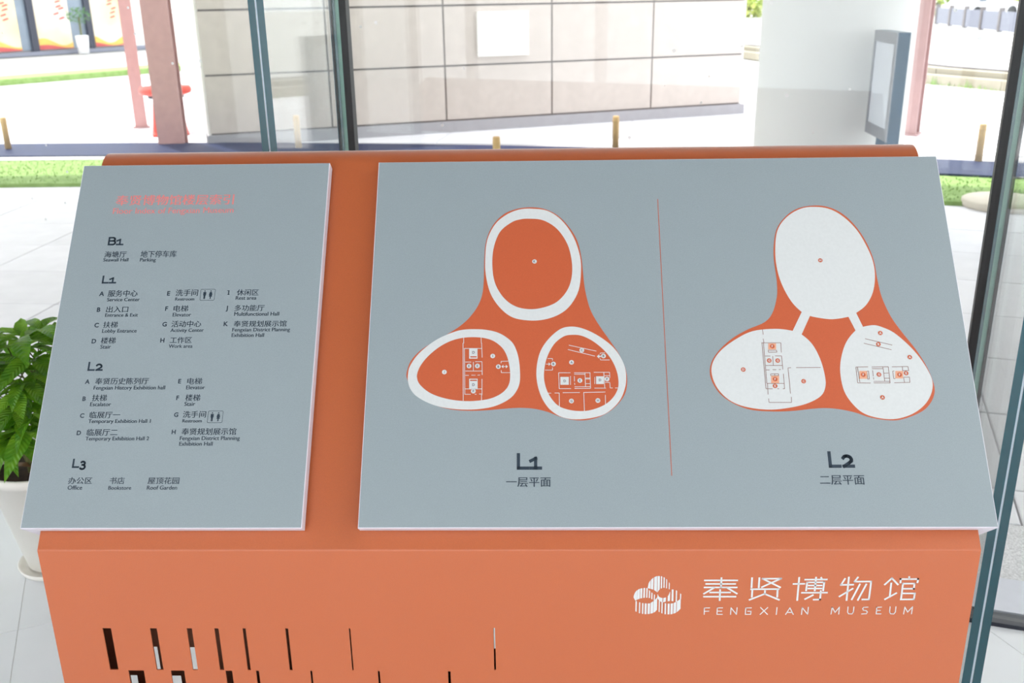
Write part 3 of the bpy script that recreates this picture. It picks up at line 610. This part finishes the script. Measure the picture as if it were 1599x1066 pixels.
for x, y, c_ in ((383,575,'J'),(657,508,'E'),(750,507,'E'),(920,397,'I'),(982,515,'B'),(705,787,'F')): marker(x, y, C2, K2, c_, 4.1, 'white', 'pict')
for x, y in ((707,357),(707,716)): marker(x, y, C2, K2, 'D', 4.4, None, 'pict')
for x, y, c_ in ((523,312,'C'),(416,438,'A'),(228,455,'B'),(748,372,'B'),(345,632,'D'),(503,627,'E'),(712,622,'D'),(785,612,'F'),(415,840,'G'),(690,835,'H')): marker(x, y, C3, K3, c_, 4.1, 'white', 'pict')
marker(535, 299, C4, K4, 'H', 3.9, 'print_or', 'white')
for x, y, c_ in ((600,380,'F'),(570,520,'G'),(653,520,'G'),(628,702,'F'),(628,768,'E'),(316,608,'D'),(907,722,'C')): marker(x, y, (1110, 480), 6.268, c_, 3.9, 'print_or', 'white')
for x, y, c_ in ((500,237,'A'),(482,340,'B'),(772,460,'A'),(520,832,'A'),(342,622,'F'),(487,620,'G'),(678,622,'F'),(738,608,'E')): marker(x, y, (1290, 480), 5.922, c_, 3.9, 'print_or', 'white')

# ---- museum name on the front plate
def PF(crop, sc, Y=-.0004): return lambda x, y: ony(crop[0]+x/sc, crop[1]+y/sc, Y)
NF = Vector((0, -1, 0))
KC = 19.386
chars = [((980, 880), 7.268, [(878,188,1243,188),(893,228,1220,228),(875,268,1237,268),(1065,162,1060,268),(985,270,868,338),(1128,270,1238,336),(938,325,1162,325),(868,372,1223,372),(1050,297,1045,412)]),
 ((1160, 890), KC, [(278,240,262,515),(500,240,482,515),(600,258,1155,252),(600,258,1125,515),(1155,252,580,510),(255,575,1080,570),(288,575,272,800),(1052,570,1040,800),(670,630,662,715),(662,715,205,893),(662,715,1090,893)]),
 ((1230, 890), KC, [(348,230,288,900),(180,415,500,410),(535,285,1180,280),(858,225,820,610),(1015,230,1040,275),(590,368,1105,365),(590,368,558,610),(1105,365,1075,610),(640,462,1025,462),(630,552,1020,552),(435,682,1185,678),(760,755,530,870),(1002,630,980,885),(980,885,790,890)]),
 ((1300, 890), KC, [(375,262,255,445),(255,445,620,438),(495,220,425,900),(215,790,605,560),(765,220,670,345),(670,345,1170,340),(1170,340,1100,885),(1100,885,905,885),(825,430,585,880),(1020,430,770,895)]),
 ((1370, 890), KC, [(230,430,440,240),(440,240,620,430),(420,400,375,800),(235,875,570,695),(965,205,970,265),(705,270,1235,268),(705,270,700,370),(1235,268,1215,365),(775,405,1125,405),(775,405,715,885),(1125,405,1105,560),(1105,560,770,560),(745,700,1135,700),(1135,700,1105,880),(1105,880,710,885)])]
for crop, sc, st in chars:
    g = MB(); f = PF(crop, sc)
    for s_ in st: stroke(g, [(s_[0], s_[1]), (s_[2], s_[3])], .0029, f, NF)
    g.build('museum_name_character', 'white', con)
lat = [((1090, 935), 8.883, [[(85,212),(88,122),(158,122)],[(88,170),(148,168)],[(340,122),(268,122),(262,212),(335,212)],[(268,168),(328,168)],[(450,212),(458,122),(532,212),(542,120)],[(738,122),(662,122),(655,212),(730,212),(735,170),(690,170)],[(868,118),(962,212)],[(966,118),(862,212)],[(1096,118),(1085,212)],[(1215,212),(1275,122),(1320,212)],[(1238,185),(1305,185)],[(1435,212),(1445,118),(1520,212),(1530,115)]]),
       ((1270, 935), 8.883, [[(245,208),(262,115),(302,185),(362,112),(352,208)],[(482,110),(475,180),(490,205),(535,207),(555,180),(563,110)],[(758,112),(700,114),(684,132),(695,155),(735,160),(750,180),(735,203),(672,207)],[(945,112),(880,114),(872,205),(938,205)],[(875,158),(928,158)],[(1065,108),(1058,180),(1072,205),(1115,207),(1138,180),(1146,108)],[(1252,206),(1270,112),(1308,180),(1376,108),(1362,204)]])]
for crop, sc, st in lat:
    g = MB()
    for s_ in st: stroke(g, s_, .0015, PF(crop, sc), NF)
    tag(g.build('museum_name_english', 'white', con), 'thin white spaced capitals under the Chinese museum name', kind='stuff')
# emblem: three lobes of upright white bars
g = MB(); f = PF((980, 890), 13.326)
def env(pts, x):
    if x <= pts[0][0]: return pts[0][1]
    for (xa, ya), (xb, yb2) in zip(pts, pts[1:]):
        if x <= xb: return ya+(yb2-ya)*(x-xa)/(xb-xa)
    return pts[-1][1]
bands = [([(425,340),(440,262),(480,205),(530,160),(590,128),(640,121),(700,124),(750,140),(800,175),(850,225),(885,290)], [(425,372),(480,386),(540,402),(600,440),(622,470),(660,410),(700,380),(760,362),(820,378),(885,400)],
  [(452,56),(514,50),(586,60),(650,50),(709,26),(762,26),(814,20),(870,18)]),
 ([(125,540),(150,470),(190,420),(250,385),(320,370),(400,368),(430,385),(470,440),(530,485),(610,540)], [(125,560),(165,632),(220,605),(280,585),(350,572),(420,570),(470,580),(520,608),(610,650)], [(166,74),(232,50),(288,42),(348,34),(405,28),(458,24),(508,24),(560,22)]),
 ([(165,630),(190,642),(250,665),(320,685),(400,692),(460,690),(520,655),(570,615),(618,560)], [(160,850),(180,860),(250,895),(320,908),(380,913),(450,910),(520,895),(580,865),(618,820)], [(180,26),(252,24),(317,28),(378,40),(444,46),(508,56),(580,74)]),
 ([(620,480),(645,545),(690,572),(740,576),(800,566),(850,525),(885,440)], [(618,575),(650,615),(690,655),(730,672),(800,652),(885,640)], [(676,104),(772,56),(862,50)]),
 ([(900,400),(940,400),(1000,410),(1060,450),(1120,500)], [(900,642),(940,642),(1010,660),(1060,640),(1118,600)], [(938,38),(1018,26),(1106,22)]),
 ([(640,600),(665,615),(720,650),(790,690),(860,695),(930,690),(1000,665),(1060,625),(1115,580)], [(640,855),(715,895),(780,915),(860,918),(920,915),(1000,890),(1060,850),(1115,790)], [(662,22),(719,24),(788,30),(856,40),(920,48),(986,56),(1066,80)])]
for tp_, bt_, st_ in bands:
    for xc, wd in st_:
        xs_ = [xc-wd/2+wd*i/4 for i in range(5)]
        g.fill([[f(x, env(tp_, x)) for x in xs_]+[f(x-6, env(bt_, x)) for x in reversed(xs_)]])
tag(g.build('emblem', 'white', con), 'white striped three-lobed museum emblem')

# ------------------------------------------------------------------ potted plant
pb = onz(97, 877)
pl = empty('potted_plant', pb, 'bushy green money tree in a tall white pot beside the console', 'potted plant')
g = MB(); g.lathe([(.0, .0), (.098, .0), (.114, .006), (.119, .020), (.116, .023), (.110, .018), (.09, .012), (0, .012)], pb, 44); g.build('saucer', 'pot', pl)
g = MB(); RH = .355
g.lathe([(.0, .014), (.082, .014), (.090, .020), (.150, RH-.03), (.160, RH-.03), (.164, RH-.002), (.160, RH), (.152, RH-.003), (.146, RH-.04), (.085, .03), (0, .03)], pb, 48); g.build('pot', 'pot', pl)
g = MB(); g.lathe([(0, RH-.03), (.08, RH-.033), (.1458, RH-.045), (.12, RH-.08), (0, RH-.08)], pb, 30); g.build('soil', 'soil', pl)
rp = random.Random(21)
def leaf_mesh(L, Wd, droop):
    vs = []; n = 7; xs = (-1, -.5, 0, .5, 1)
    for i in range(n+1):
        t = i/n; wv = Wd*(math.sin(math.pi*min(1, t**.85))**.8)*(1 if t < .98 else 0)+.0005
        if t > .8: wv *= max(.02, (1-t)/.2)**.6 if t < 1 else .02
        z = -droop*L*t*t; y = L*t*(1-.12*droop*t)
        for x in xs: vs.append((x*wv, y, z+abs(x)*wv*.30+.0015*math.sin(i*2.2+x*3)))
    fs = [(i*5+j, i*5+j+1, (i+1)*5+j+1, (i+1)*5+j) for i in range(n) for j in range(4)]
    me = bpy.data.meshes.new('leaflet'); me.from_pydata(vs, [], fs); me.materials.append(M['leaf']); me.polygons.foreach_set('use_smooth', [True]*len(fs)); me.update(); return me
LM = [leaf_mesh(.115, .024, .25), leaf_mesh(.13, .025, .5), leaf_mesh(.10, .022, .1), leaf_mesh(.14, .027, .75)]
top = pb+Vector((0, 0, RH-.035))
g = MB(); trunk_tips = []
for i in range(5):
    a = i*1.256+.4; b0 = top+Vector((.035*math.cos(a), .035*math.sin(a), -.02)); b1_ = b0+Vector((.02*math.cos(a+1), .02*math.sin(a+1), .10)); b2_ = b1_+Vector((.035*math.cos(a), .035*math.sin(a), .10))
    g.tube([b0, b1_, b2_], [.011, .009, .005], 8); trunk_tips += [b1_, (b1_+b2_)/2, b2_]
g.build('trunk', 'trunk', pl)
def compound(base, tip, heading_, nl=5, sc=1.0, tilt=0.15):
    m_ = (base+tip)/2+Vector((0, 0, .018)); st = MB(); st.tube([base, m_, tip], [.0028, .0022, .0018], 6); so_ = st.build('leaf_stalk', 'trunk', pl, loc=base)
    for j in range(nl):
        a = heading_+(j-(nl-1)/2)*math.radians(360/(nl+1.2)) + rp.uniform(-.12, .12)
        me = LM[rp.randrange(4)]; lo = bpy.data.objects.new('leaflet', me); COL.objects.link(lo); lo.parent = so_
        lo.location = tip-base; s_ = sc*rp.uniform(.85, 1.1)*(1 if abs(j-(nl-1)/2) < 1.5 else .8)
        lo.scale = (s_, s_, s_); lo.rotation_euler = (tilt+rp.uniform(-.3, .22), rp.uniform(-.3, .3), a-math.pi/2)
for i in range(46):
    a = rp.uniform(0, 2*math.pi); t = rp.random(); hgt = .13+.29*t; rad = .05+.18*math.sin(math.pi*min(1, .25+.75*t))*rp.uniform(.5, 1)
    if i < 24: a = rp.uniform(math.pi*.75, math.pi*1.75)     # plenty of leaves on the open side
    tip = top+Vector((rad*math.cos(a), rad*math.sin(a), hgt)); base = trunk_tips[rp.randrange(15)]
    compound(base, tip, a, rp.choice((5, 5, 6)), rp.uniform(.8, 1.1), .35 if t > .75 else (.0 if t > .3 else .3))
g = MB(); p = top+Vector((-.03, -.06, .03)); g.add([p+Vector(v) for v in ((-.03,-.01,.0),(-.015,-.02,.012),(.015,-.022,.014),(.035,-.008,.004),(.015,.008,.012),(-.015,.01,.01))], [(0,1,5),(1,2,4,5),(2,3,4)], 0, True); g.build('withered_leaf', 'dry', pl)

# ------------------------------------------------------------------ outside: stone-clad building
A = Vector((-3.65, 9.77, 0)); Bv = Vector((2.88, 12.39, 0)); D = (Bv-A).normalized(); NB = Vector((-D.y, D.x, 0))
def WP(s_, t, z): return A+D*s_+NB*t+Vector((0, 0, z))
bd = empty('stone_clad_building', A, 'beige stone-panelled building with a grey plinth across the paving', 'building')
def wbox(name, s0, s1, t0, t1, z0, z1, m, parent=None, label=None):
    parent = parent or bd
    mb = MB(); mb.prism([WP(s0, t0, 0), WP(s1, t0, 0), WP(s1, t1, 0), WP(s0, t1, 0)], Vector((0, 0, z0)), Vector((0, 0, z1))); o = mb.build(name, m, parent, loc=WP((s0+s1)/2, t0, z0)); return tag(o, label)
wbox('backing_wall', .02, 6.99, .02, 5.2, 0, 4.1, 'stonegap')
wbox('plinth', -.03, 7.05, -.035, .3, -.02, .132, 'plinth')
zs = [.14, .787, 1.477, 2.165, 2.85, 3.54, 4.22]; ss = [0, 1.40, 2.808, 4.208, 5.622, 7.0]
for i in range(len(zs)-1):
    for j in range(5):
        wbox('stone_panel', ss[j]+.011, ss[j+1]-.011, random.uniform(-.0015, .0015), .03, zs[i]+.011, zs[i+1]-.011, 'stone')
wbox('white_end_wall', -.01, .02, .03, 5.2, .0, 4.2, 'endw'); wbox('right_end_wall', 6.99, 7.02, .03, 5.2, .0, 4.2, 'endw')
vc = wbox('vent_cover', 3.222, 3.878, -.05, 0, .885, 1.40, 'endw', label='white square cover on the stone wall')
for i in range(7): wbox('louvre', 3.26, 3.84, -.056, -.05, .93+i*.064, .965+i*.064, 'endw', vc)

# ------------------------------------------------------------------ outside: round column, posts, sign, bollards
cpnt = onz(1281, 330); dep = (cpnt-CAM).dot(FW); rr = 109*dep/FPX
cz = onz(1281, 330); cc_ = Vector((cz.x, cz.y, 0)); dc = cc_-Vector((CAM.x, CAM.y, 0))
g = MB(); g.lathe([(rr+.006, 0), (rr+.006, .08), (rr, .085), (rr, 3.4)], cc_, 64); co = g.build('round_column', 'colw'); tag(co, 'thick round white column standing on the paving behind the console', 'column')
def hpost(name, base, wdt, dpt, rot, label, group, m1='redsteel', m2='redsteel2', h_=4.0, plates=True):
    e_ = empty(name, base, label, 'post', group); T = Matrix.Translation(base) @ Matrix.Rotation(rot, 4, 'Z')
    g = MB(); g.box(-wdt/2, wdt/2, -dpt/2, -dpt/2+.03, 0, h_, 0, T); g.build('front_flange', m1, e_)
    g = MB(); g.box(-wdt/2, wdt/2, dpt/2-.03, dpt/2, 0, h_, 0, T); g.build('back_flange', m1, e_)
    g = MB(); g.box(-.02, .02, -dpt/2+.03, dpt/2-.03, 0, h_, 0, T); g.build('web', m2, e_)
    g = MB(); g.box(-wdt/2-.03, wdt/2+.03, -dpt/2-.03, dpt/2+.03, 0, .02, 0, T); g.build('base_plate', m2, e_)
    return e_
G_ = 'dull red steel posts outside'
b0 = onz(272, 229); hpost('steel_post', b0, .29, .22, math.radians(8), 'broad dull red steel post left of the beige building, nearer than its twin', G_)
b0 = onz(226, 199); hpost('steel_post', b0+Vector((-.04, 0, 0)), .15, .15, math.radians(20), 'slim dull red steel post partly behind the broad one, far left', G_)
b0 = onz(1412, 209); hpost('steel_post', b0, .29, .24, math.radians(-32), 'pale red steel post right of the upright display sign', G_, 'redsteel2', 'redsteel2')
# red stand
rb = onz(243, 214); rs = empty('red_stand', rb, 'low red stand with a wide rounded top behind the broad red post', 'stand')
tp = onz(258, 141, .52)
g = MB(); g.lathe([(0, .47), (.26, .47), (.31, .49), (.32, .53), (.30, .57), (0, .58)], Vector((tp.x, tp.y, 0)), 28); g.build('stand_top', 'redpaint', rs)
g = MB(); g.lathe([(0, .43), (.22, .43), (.22, .47), (0, .47)], Vector((tp.x, tp.y, 0)), 28); g.build('under_rim', 'post', rs)
g = MB(); g.tube([rb, Vector((tp.x-.14, tp.y, .44))], .032, 10); g.build('leg', 'redpaint', rs)
g = MB(); g.tube([rb+Vector((.34, .15, 0)), Vector((tp.x+.12, tp.y+.05, .44))], .032, 10); g.build('leg', 'redpaint', rs)
# bollards
pb4 = onz(1528, 258); bh = .2
while pj(pb4+Vector((0, 0, bh)))[1] > 192 and bh < 1.2: bh += .005
print('bollard h', bh)
for (x, y), lb in zip(((4, 183), (462, 180), (775, 213), (962, 181), (1536, 193)), ('short tan bollard at the far left beyond the dark kerb', 'short tan bollard seen through the left glass fin', 'short tan bollard just above the console top, lowest in view', 'short tan bollard before the stone wall near its right half', 'short tan bollard at the right beside the red post')):
    p = onz(x, y, bh); p.z = 0
    b_ = empty('bollard', p, lb, 'bollard', 'tan bollards along the dark kerb')
    g = MB(); g.lathe([(0, 0), (.034, 0), (.034, bh-.012), (.028, bh), (0, bh)], p, 18); g.build('post', 'bollard', b_)
    g = MB(); g.lathe([(.0345, bh-.06), (.0365, bh-.058), (.0365, bh-.046), (.0345, bh-.044)], p, 18); g.build('ring', 'bollard', b_)
# display sign
KZ = .68; P1 = onz(1352, 205, KZ); P2 = onz(1384, 222, KZ); ke = (P2-P1).normalized(); kn = Vector((ke.y, -ke.x, 0)); kn = kn if kn.x < 0 else -kn
kb = Vector((P2.x, P2.y, 0)); kw = (P2-P1).length; kh = KZ
while pj(Vector((P2.x, P2.y, kh)))[1] > 52 and kh < 3: kh += .005
ks = empty('display_sign', kb, 'narrow upright display sign with steel frame and blue-grey side, before the round column', 'sign')
def kbox(name, a0, a1, t0, t1, z0, z1, m):
    mb = MB(); Q_ = Vector((P1.x, P1.y, 0)); mb.prism([Q_+ke*a0+kn*t0, Q_+ke*a1+kn*t0, Q_+ke*a1+kn*t1, Q_+ke*a0+kn*t1], Vector((0, 0, z0)), Vector((0, 0, z1))); return mb.build(name, m, ks)
kbox('housing', 0, kw, -.075, -.002, KZ, kh, 'bluesteel')
kbox('sign_frame', 0, kw, -.002, .008, kh-.07, kh, 'greysteel'); kbox('sign_frame', 0, kw, -.002, .008, KZ, KZ+.07, 'greysteel')
kbox('sign_frame', 0, .03, -.002, .008, KZ+.07, kh-.07, 'greysteel'); kbox('sign_frame', kw-.04, kw, -.002, .008, KZ+.07, kh-.07, 'greysteel')
kbox('sign_face', .03, kw-.04, -.002, .002, KZ+.07, kh-.07, 'scr')
kbox('foot', kw*.45, kw, -.075, -.01, 0, KZ, 'bluesteel')
print('sign', P1, P2, kh)
# round stone disc on the lawn edge
dp_ = onz(1566, 322); g = MB(); g.lathe([(0, .0), (.29, .0), (.30, .01), (.30, .05), (.285, .06), (0, .062)], Vector((dp_.x, dp_.y, 0)), 40)
M['disc'] = mat('disc_stone', (214, 204, 188), .7, .04, 20)
tag(g.build('stone_disc', 'disc'), 'round beige stone disc at the edge of the lawn on the right', 'disc')
# low planter wall, right and far
pw = empty('low_planter_wall', (7.0, 16.5, 0), 'long low pale planter wall with a strip of plants beyond the right post', 'wall')
pts = [(5.0, 25.0), (5.35, 23.7), (6.92, 16.53), (7.63, 14.99), (9.6, 11.2)]
for i in range(len(pts)-1):
    g = MB(); seg_box(g, pts[i], pts[i+1], .25, 0, .16); g.build('lower_step', 'planter', pw)
    a, b = Vector(pts[i]+(0,))+Vector((.3, .1, 0)), Vector(pts[i+1]+(0,))+Vector((.3, .1, 0)); g = MB(); seg_box(g, a, b, .25, 0, .25); g.build('upper_step', 'planter', pw)
    a += Vector((.25, .1, 0)); b += Vector((.25, .1, 0)); g = MB(); seg_box(g, a, b, .2, 0, .27); g.build('dark_edge', 'stonegap', pw)
rv = random.Random(5)
g = MB()
for i in range(500):
    t = rv.random(); a, b = (Vector(pts[2]+(0,)), Vector(pts[3]+(0,))) if rv.random() < .5 else (Vector(pts[3]+(0,)), Vector(pts[4]+(0,)))
    p = a.lerp(b, t)+Vector((-.10+rv.uniform(-.08, .08), rv.uniform(-.08, .08), 0)); h_ = rv.uniform(.02, .10)*(2 if abs(math.sin(t*7)) > .9 else 1); d_ = Vector((rv.uniform(-1, 1), rv.uniform(-1, 1), 0)).normalized()*.012
    g.add([p-d_, p+d_, p+Vector((rv.uniform(-.03, .03), 0, h_))], [(0, 1, 2)])
tag(g.build('trailing_plants', 'grass', pw), kind='stuff')

# ------------------------------------------------------------------ far: shop front on the left
FA = Vector((-16.19, 28.98, 0)); FB = Vector((-13.63, 32.75, 0)); FD_ = (FB-FA).normalized(); FNn = Vector((-FD_.y, FD_.x, 0))
def fs_(px, py=85):
    P = onplane(px, py, FA, FNn); return (P-FA).dot(FD_)
sf = empty('shop_front', FA, 'pale shop front with posters between dark posts, far left', 'building')
def fbox(name, s0, s1, t0, t1, z0, z1, m, parent=None):
    mb = MB(); P = [FA+FD_*s0+FNn*t0, FA+FD_*s1+FNn*t0, FA+FD_*s1+FNn*t1, FA+FD_*s0+FNn*t1]; mb.prism(P, Vector((0, 0, z0)), Vector((0, 0, z1))); return mb.build(name, m, parent or sf)
fbox('shop_wall', fs_(0)-4, fs_(262), .12, 6, 0, 5, 'endw')
fbox('kerb_step', fs_(0)-4, fs_(262), -.25, .12, 0, .12, 'barrier')
for i, (a, b) in enumerate(((-30, 36), (64, 117), (152, 196))):
    s0, s1 = fs_(a), fs_(b)
    po = fbox('poster', s0, s1, .0, .10, .16, 3.2, 'poster')
    g = MB(); n_ = 14; lo, hi = [], []
    for j in range(n_+1):
        t = j/n_; s_ = s0+(s1-s0)*t; hi.append(FA+FD_*s_-FNn*.012+Vector((0, 0, .38+.12*math.sin(t*5+i)))); lo.append(FA+FD_*s_-FNn*.012+Vector((0, 0, .24+.06*math.sin(t*4+i))))
    g.add(lo+hi, [(j, j+1, n_+2+j, n_+1+j) for j in range(n_)]); g.build('yellow_wave', 'posteryel', po)
    g = MB(); g.add([FA+FD_*(s0+(s1-s0)*j/n_)-FNn*.014+Vector((0, 0, .16)) for j in range(n_+1)]+[p-FNn*.002 for p in lo], [(j, j+1, n_+2+j, n_+1+j) for j in range(n_)]); g.build('red_wave', 'posterred', po)
    g = MB()   # brush-like red marks, too blurred in the photo to read
    for j in range(9):
        s_ = s0+(s1-s0)*(.72+rv.uniform(-.09, .09)); z_ = 1.05+.12*j+rv.uniform(-.03, .03); g.add([FA+FD_*(s_-.10)-FNn*.01+Vector((0, 0, z_)), FA+FD_*(s_+.10)-FNn*.01+Vector((0, 0, z_+.05)), FA+FD_*(s_+.08)-FNn*.01+Vector((0, 0, z_+.10)), FA+FD_*(s_-.09)-FNn*.01+Vector((0, 0, z_+.05))], [(0, 1, 2, 3)])
    g.build('red_brush_mark', 'posterred', po)
for a, b in ((36, 52), (117, 141), (196, 214)):
    fbox('shop_window', fs_(a), fs_(b), .04, .10, .16, 3.2, 'shop')
for a, b in ((52, 62), (141, 149), (-38, -30)):
    fbox('dark_post', fs_(a), fs_(b), -.08, .10, .0, 3.2, 'post')
g = MB(); c0 = FA+FD_*fs_(112)-FNn*.72
for i in range(220):
    q_ = Vector((rv.gauss(0, 1), rv.gauss(0, 1), rv.gauss(0, 1))).normalized()*.36*rv.random()**.3; p = c0+Vector((q_.x*1.1, q_.y*.6, 1.15+q_.z*.7)); d_ = Vector((rv.uniform(-1, 1), rv.uniform(-1, 1), rv.uniform(-1, 1)))*.07; e_ = Vector((rv.uniform(-1, 1), rv.uniform(-1, 1), rv.uniform(-1, 1)))*.07
    g.add([p, p+d_, p+e_], [(0, 1, 2)])
sh = empty('planter_shrub', c0, 'small round green shrub on a white stand before the shop window', 'shrub')
M['shrub'] = mat('shrub_leaves', (66, 112, 70), .9, 0, 6, rgb2=(110, 150, 90))
tag(g.build('foliage', 'shrub', sh), kind='stuff')
g = MB(); g.lathe([(0, .0), (.16, .0), (.20, .55), (.17, .56), (0, .56)], Vector((c0.x, c0.y, 0)), 20); g.build('planter', 'carp', sh)
g = MB(); g.tube([Vector((c0.x, c0.y, .5)), Vector((c0.x, c0.y, 1.1))], .03, 8); g.build('stem', 'trunk', sh)

# ------------------------------------------------------------------ far right: barrier, hedge, pillars, car
p0, p1 = onz(1462, 38), onz(1592, 54)
br = empty('road_barrier', p0, 'pale grey panel barrier along the far road, upper right', 'barrier')
nb = 5
for i in range(nb):
    a, b = p0.lerp(p1, i/nb), p0.lerp(p1, (i+.94)/nb); g = MB(); seg_box(g, a, b, .06, .05, .72); g.build('barrier_panel', 'barrier', br)
for i in range(nb+1):
    a = p0.lerp(p1, i/nb); g = MB(); g.box(a.x-.08, a.x+.08, a.y-.08, a.y+.08, 0, .85); g.build('barrier_post', 'stonegap', br)
for i, (px, py) in enumerate(((1491, 26), (1546, 32))):
    a = onz(px, py); g = MB(); g.lathe([(.34, 0), (.34, .2), (.26, .22), (.26, 6)], a, 20); tag(g.build('white_pillar', 'carp'), ('slender white pillar beyond the barrier, nearer the red post', 'slender white pillar beyond the barrier, farther from the red post')[i], 'pillar', 'white pillars beyond the barrier')
# car
ca = onz(1531, 30); cr_ = empty('car', ca, 'small white car parked beyond the barrier, upper right', 'car'); T = Matrix.Translation(ca) @ Matrix.Rotation(math.radians(25), 4, 'Z')
sd_ = [(-1.9, .3), (-1.95, .7), (-1.5, .82), (-1.0, 1.3), (.5, 1.35), (1.1, .9), (1.85, .8), (1.95, .35)]
g = MB(); g.prism([T @ Vector((a, 0, b)) for a, b in sd_], (T.to_3x3() @ Vector((0, -.8, 0))), (T.to_3x3() @ Vector((0, .8, 0)))); g.build('body', 'carp', cr_)
g = MB(); g.prism([T @ Vector((a, 0, b)) for a, b in ((-1.2, .86), (-.92, 1.24), (.44, 1.28), (.9, .92))], (T.to_3x3() @ Vector((0, -.81, 0))), (T.to_3x3() @ Vector((0, .81, 0)))); g.build('side_window', 'shop', cr_)
for xx in (-1.2, 1.2):
    for yy in (-.75, .75):
        g = MB(); g.prism([T @ Vector((xx+.32*math.cos(t*math.pi/8), yy, .32+.32*math.sin(t*math.pi/8))) for t in range(16)], T.to_3x3() @ Vector((0, -.1, 0)), T.to_3x3() @ Vector((0, .1, 0))); g.build('wheel', 'gasket', cr_)
def bush(c, rx, rz, n, rnd_, name, label, group):
    g = MB()
    for i in range(n):
        q_ = Vector((rnd_.gauss(0, 1), rnd_.gauss(0, 1), rnd_.gauss(0, 1))).normalized()*rnd_.random()**.25
        p = Vector((c.x+q_.x*rx, c.y+q_.y*rx*.6, rz*.9+q_.z*rz)); d_ = Vector((rnd_.uniform(-1, 1), rnd_.uniform(-1, 1), rnd_.uniform(-1, 1)))*.35; e_ = Vector((rnd_.uniform(-1, 1), rnd_.uniform(-1, 1), rnd_.uniform(-1, 1)))*.35
        g.add([p, p+d_, p+e_], [(0, 1, 2)])
    t_ = empty(name, Vector((c.x, c.y, 0)), label, 'tree', group); tag(g.build('crown', 'hedge', t_), kind='stuff')
    g = MB(); g.tube([Vector((c.x, c.y, 0)), Vector((c.x+.1, c.y, rz*1.2))], [.2, .08], 8); g.build('trunk', 'stonegap', t_)
for i in range(5):
    px = 1165+i*100
    az = math.radians(math.degrees(math.atan2(ray(px, 20).x, ray(px, 20).y))); dd = 66+rv.uniform(-1, 1)
    bush(Vector((CAM.x+math.sin(az)*dd, CAM.y+math.cos(az)*dd, 0)), 2.3, rv.uniform(2.4, 3.2), 2200, rv, 'roadside_tree', ('yellow-green tree seen in the gap between beige building and round column', 'yellow-green tree hidden mostly behind the round column', 'yellow-green tree left of the pale red post', 'yellow-green tree just right of the pale red post, behind the pillars', 'yellow-green tree farthest right, above the barrier')[i], 'trees along the far road')
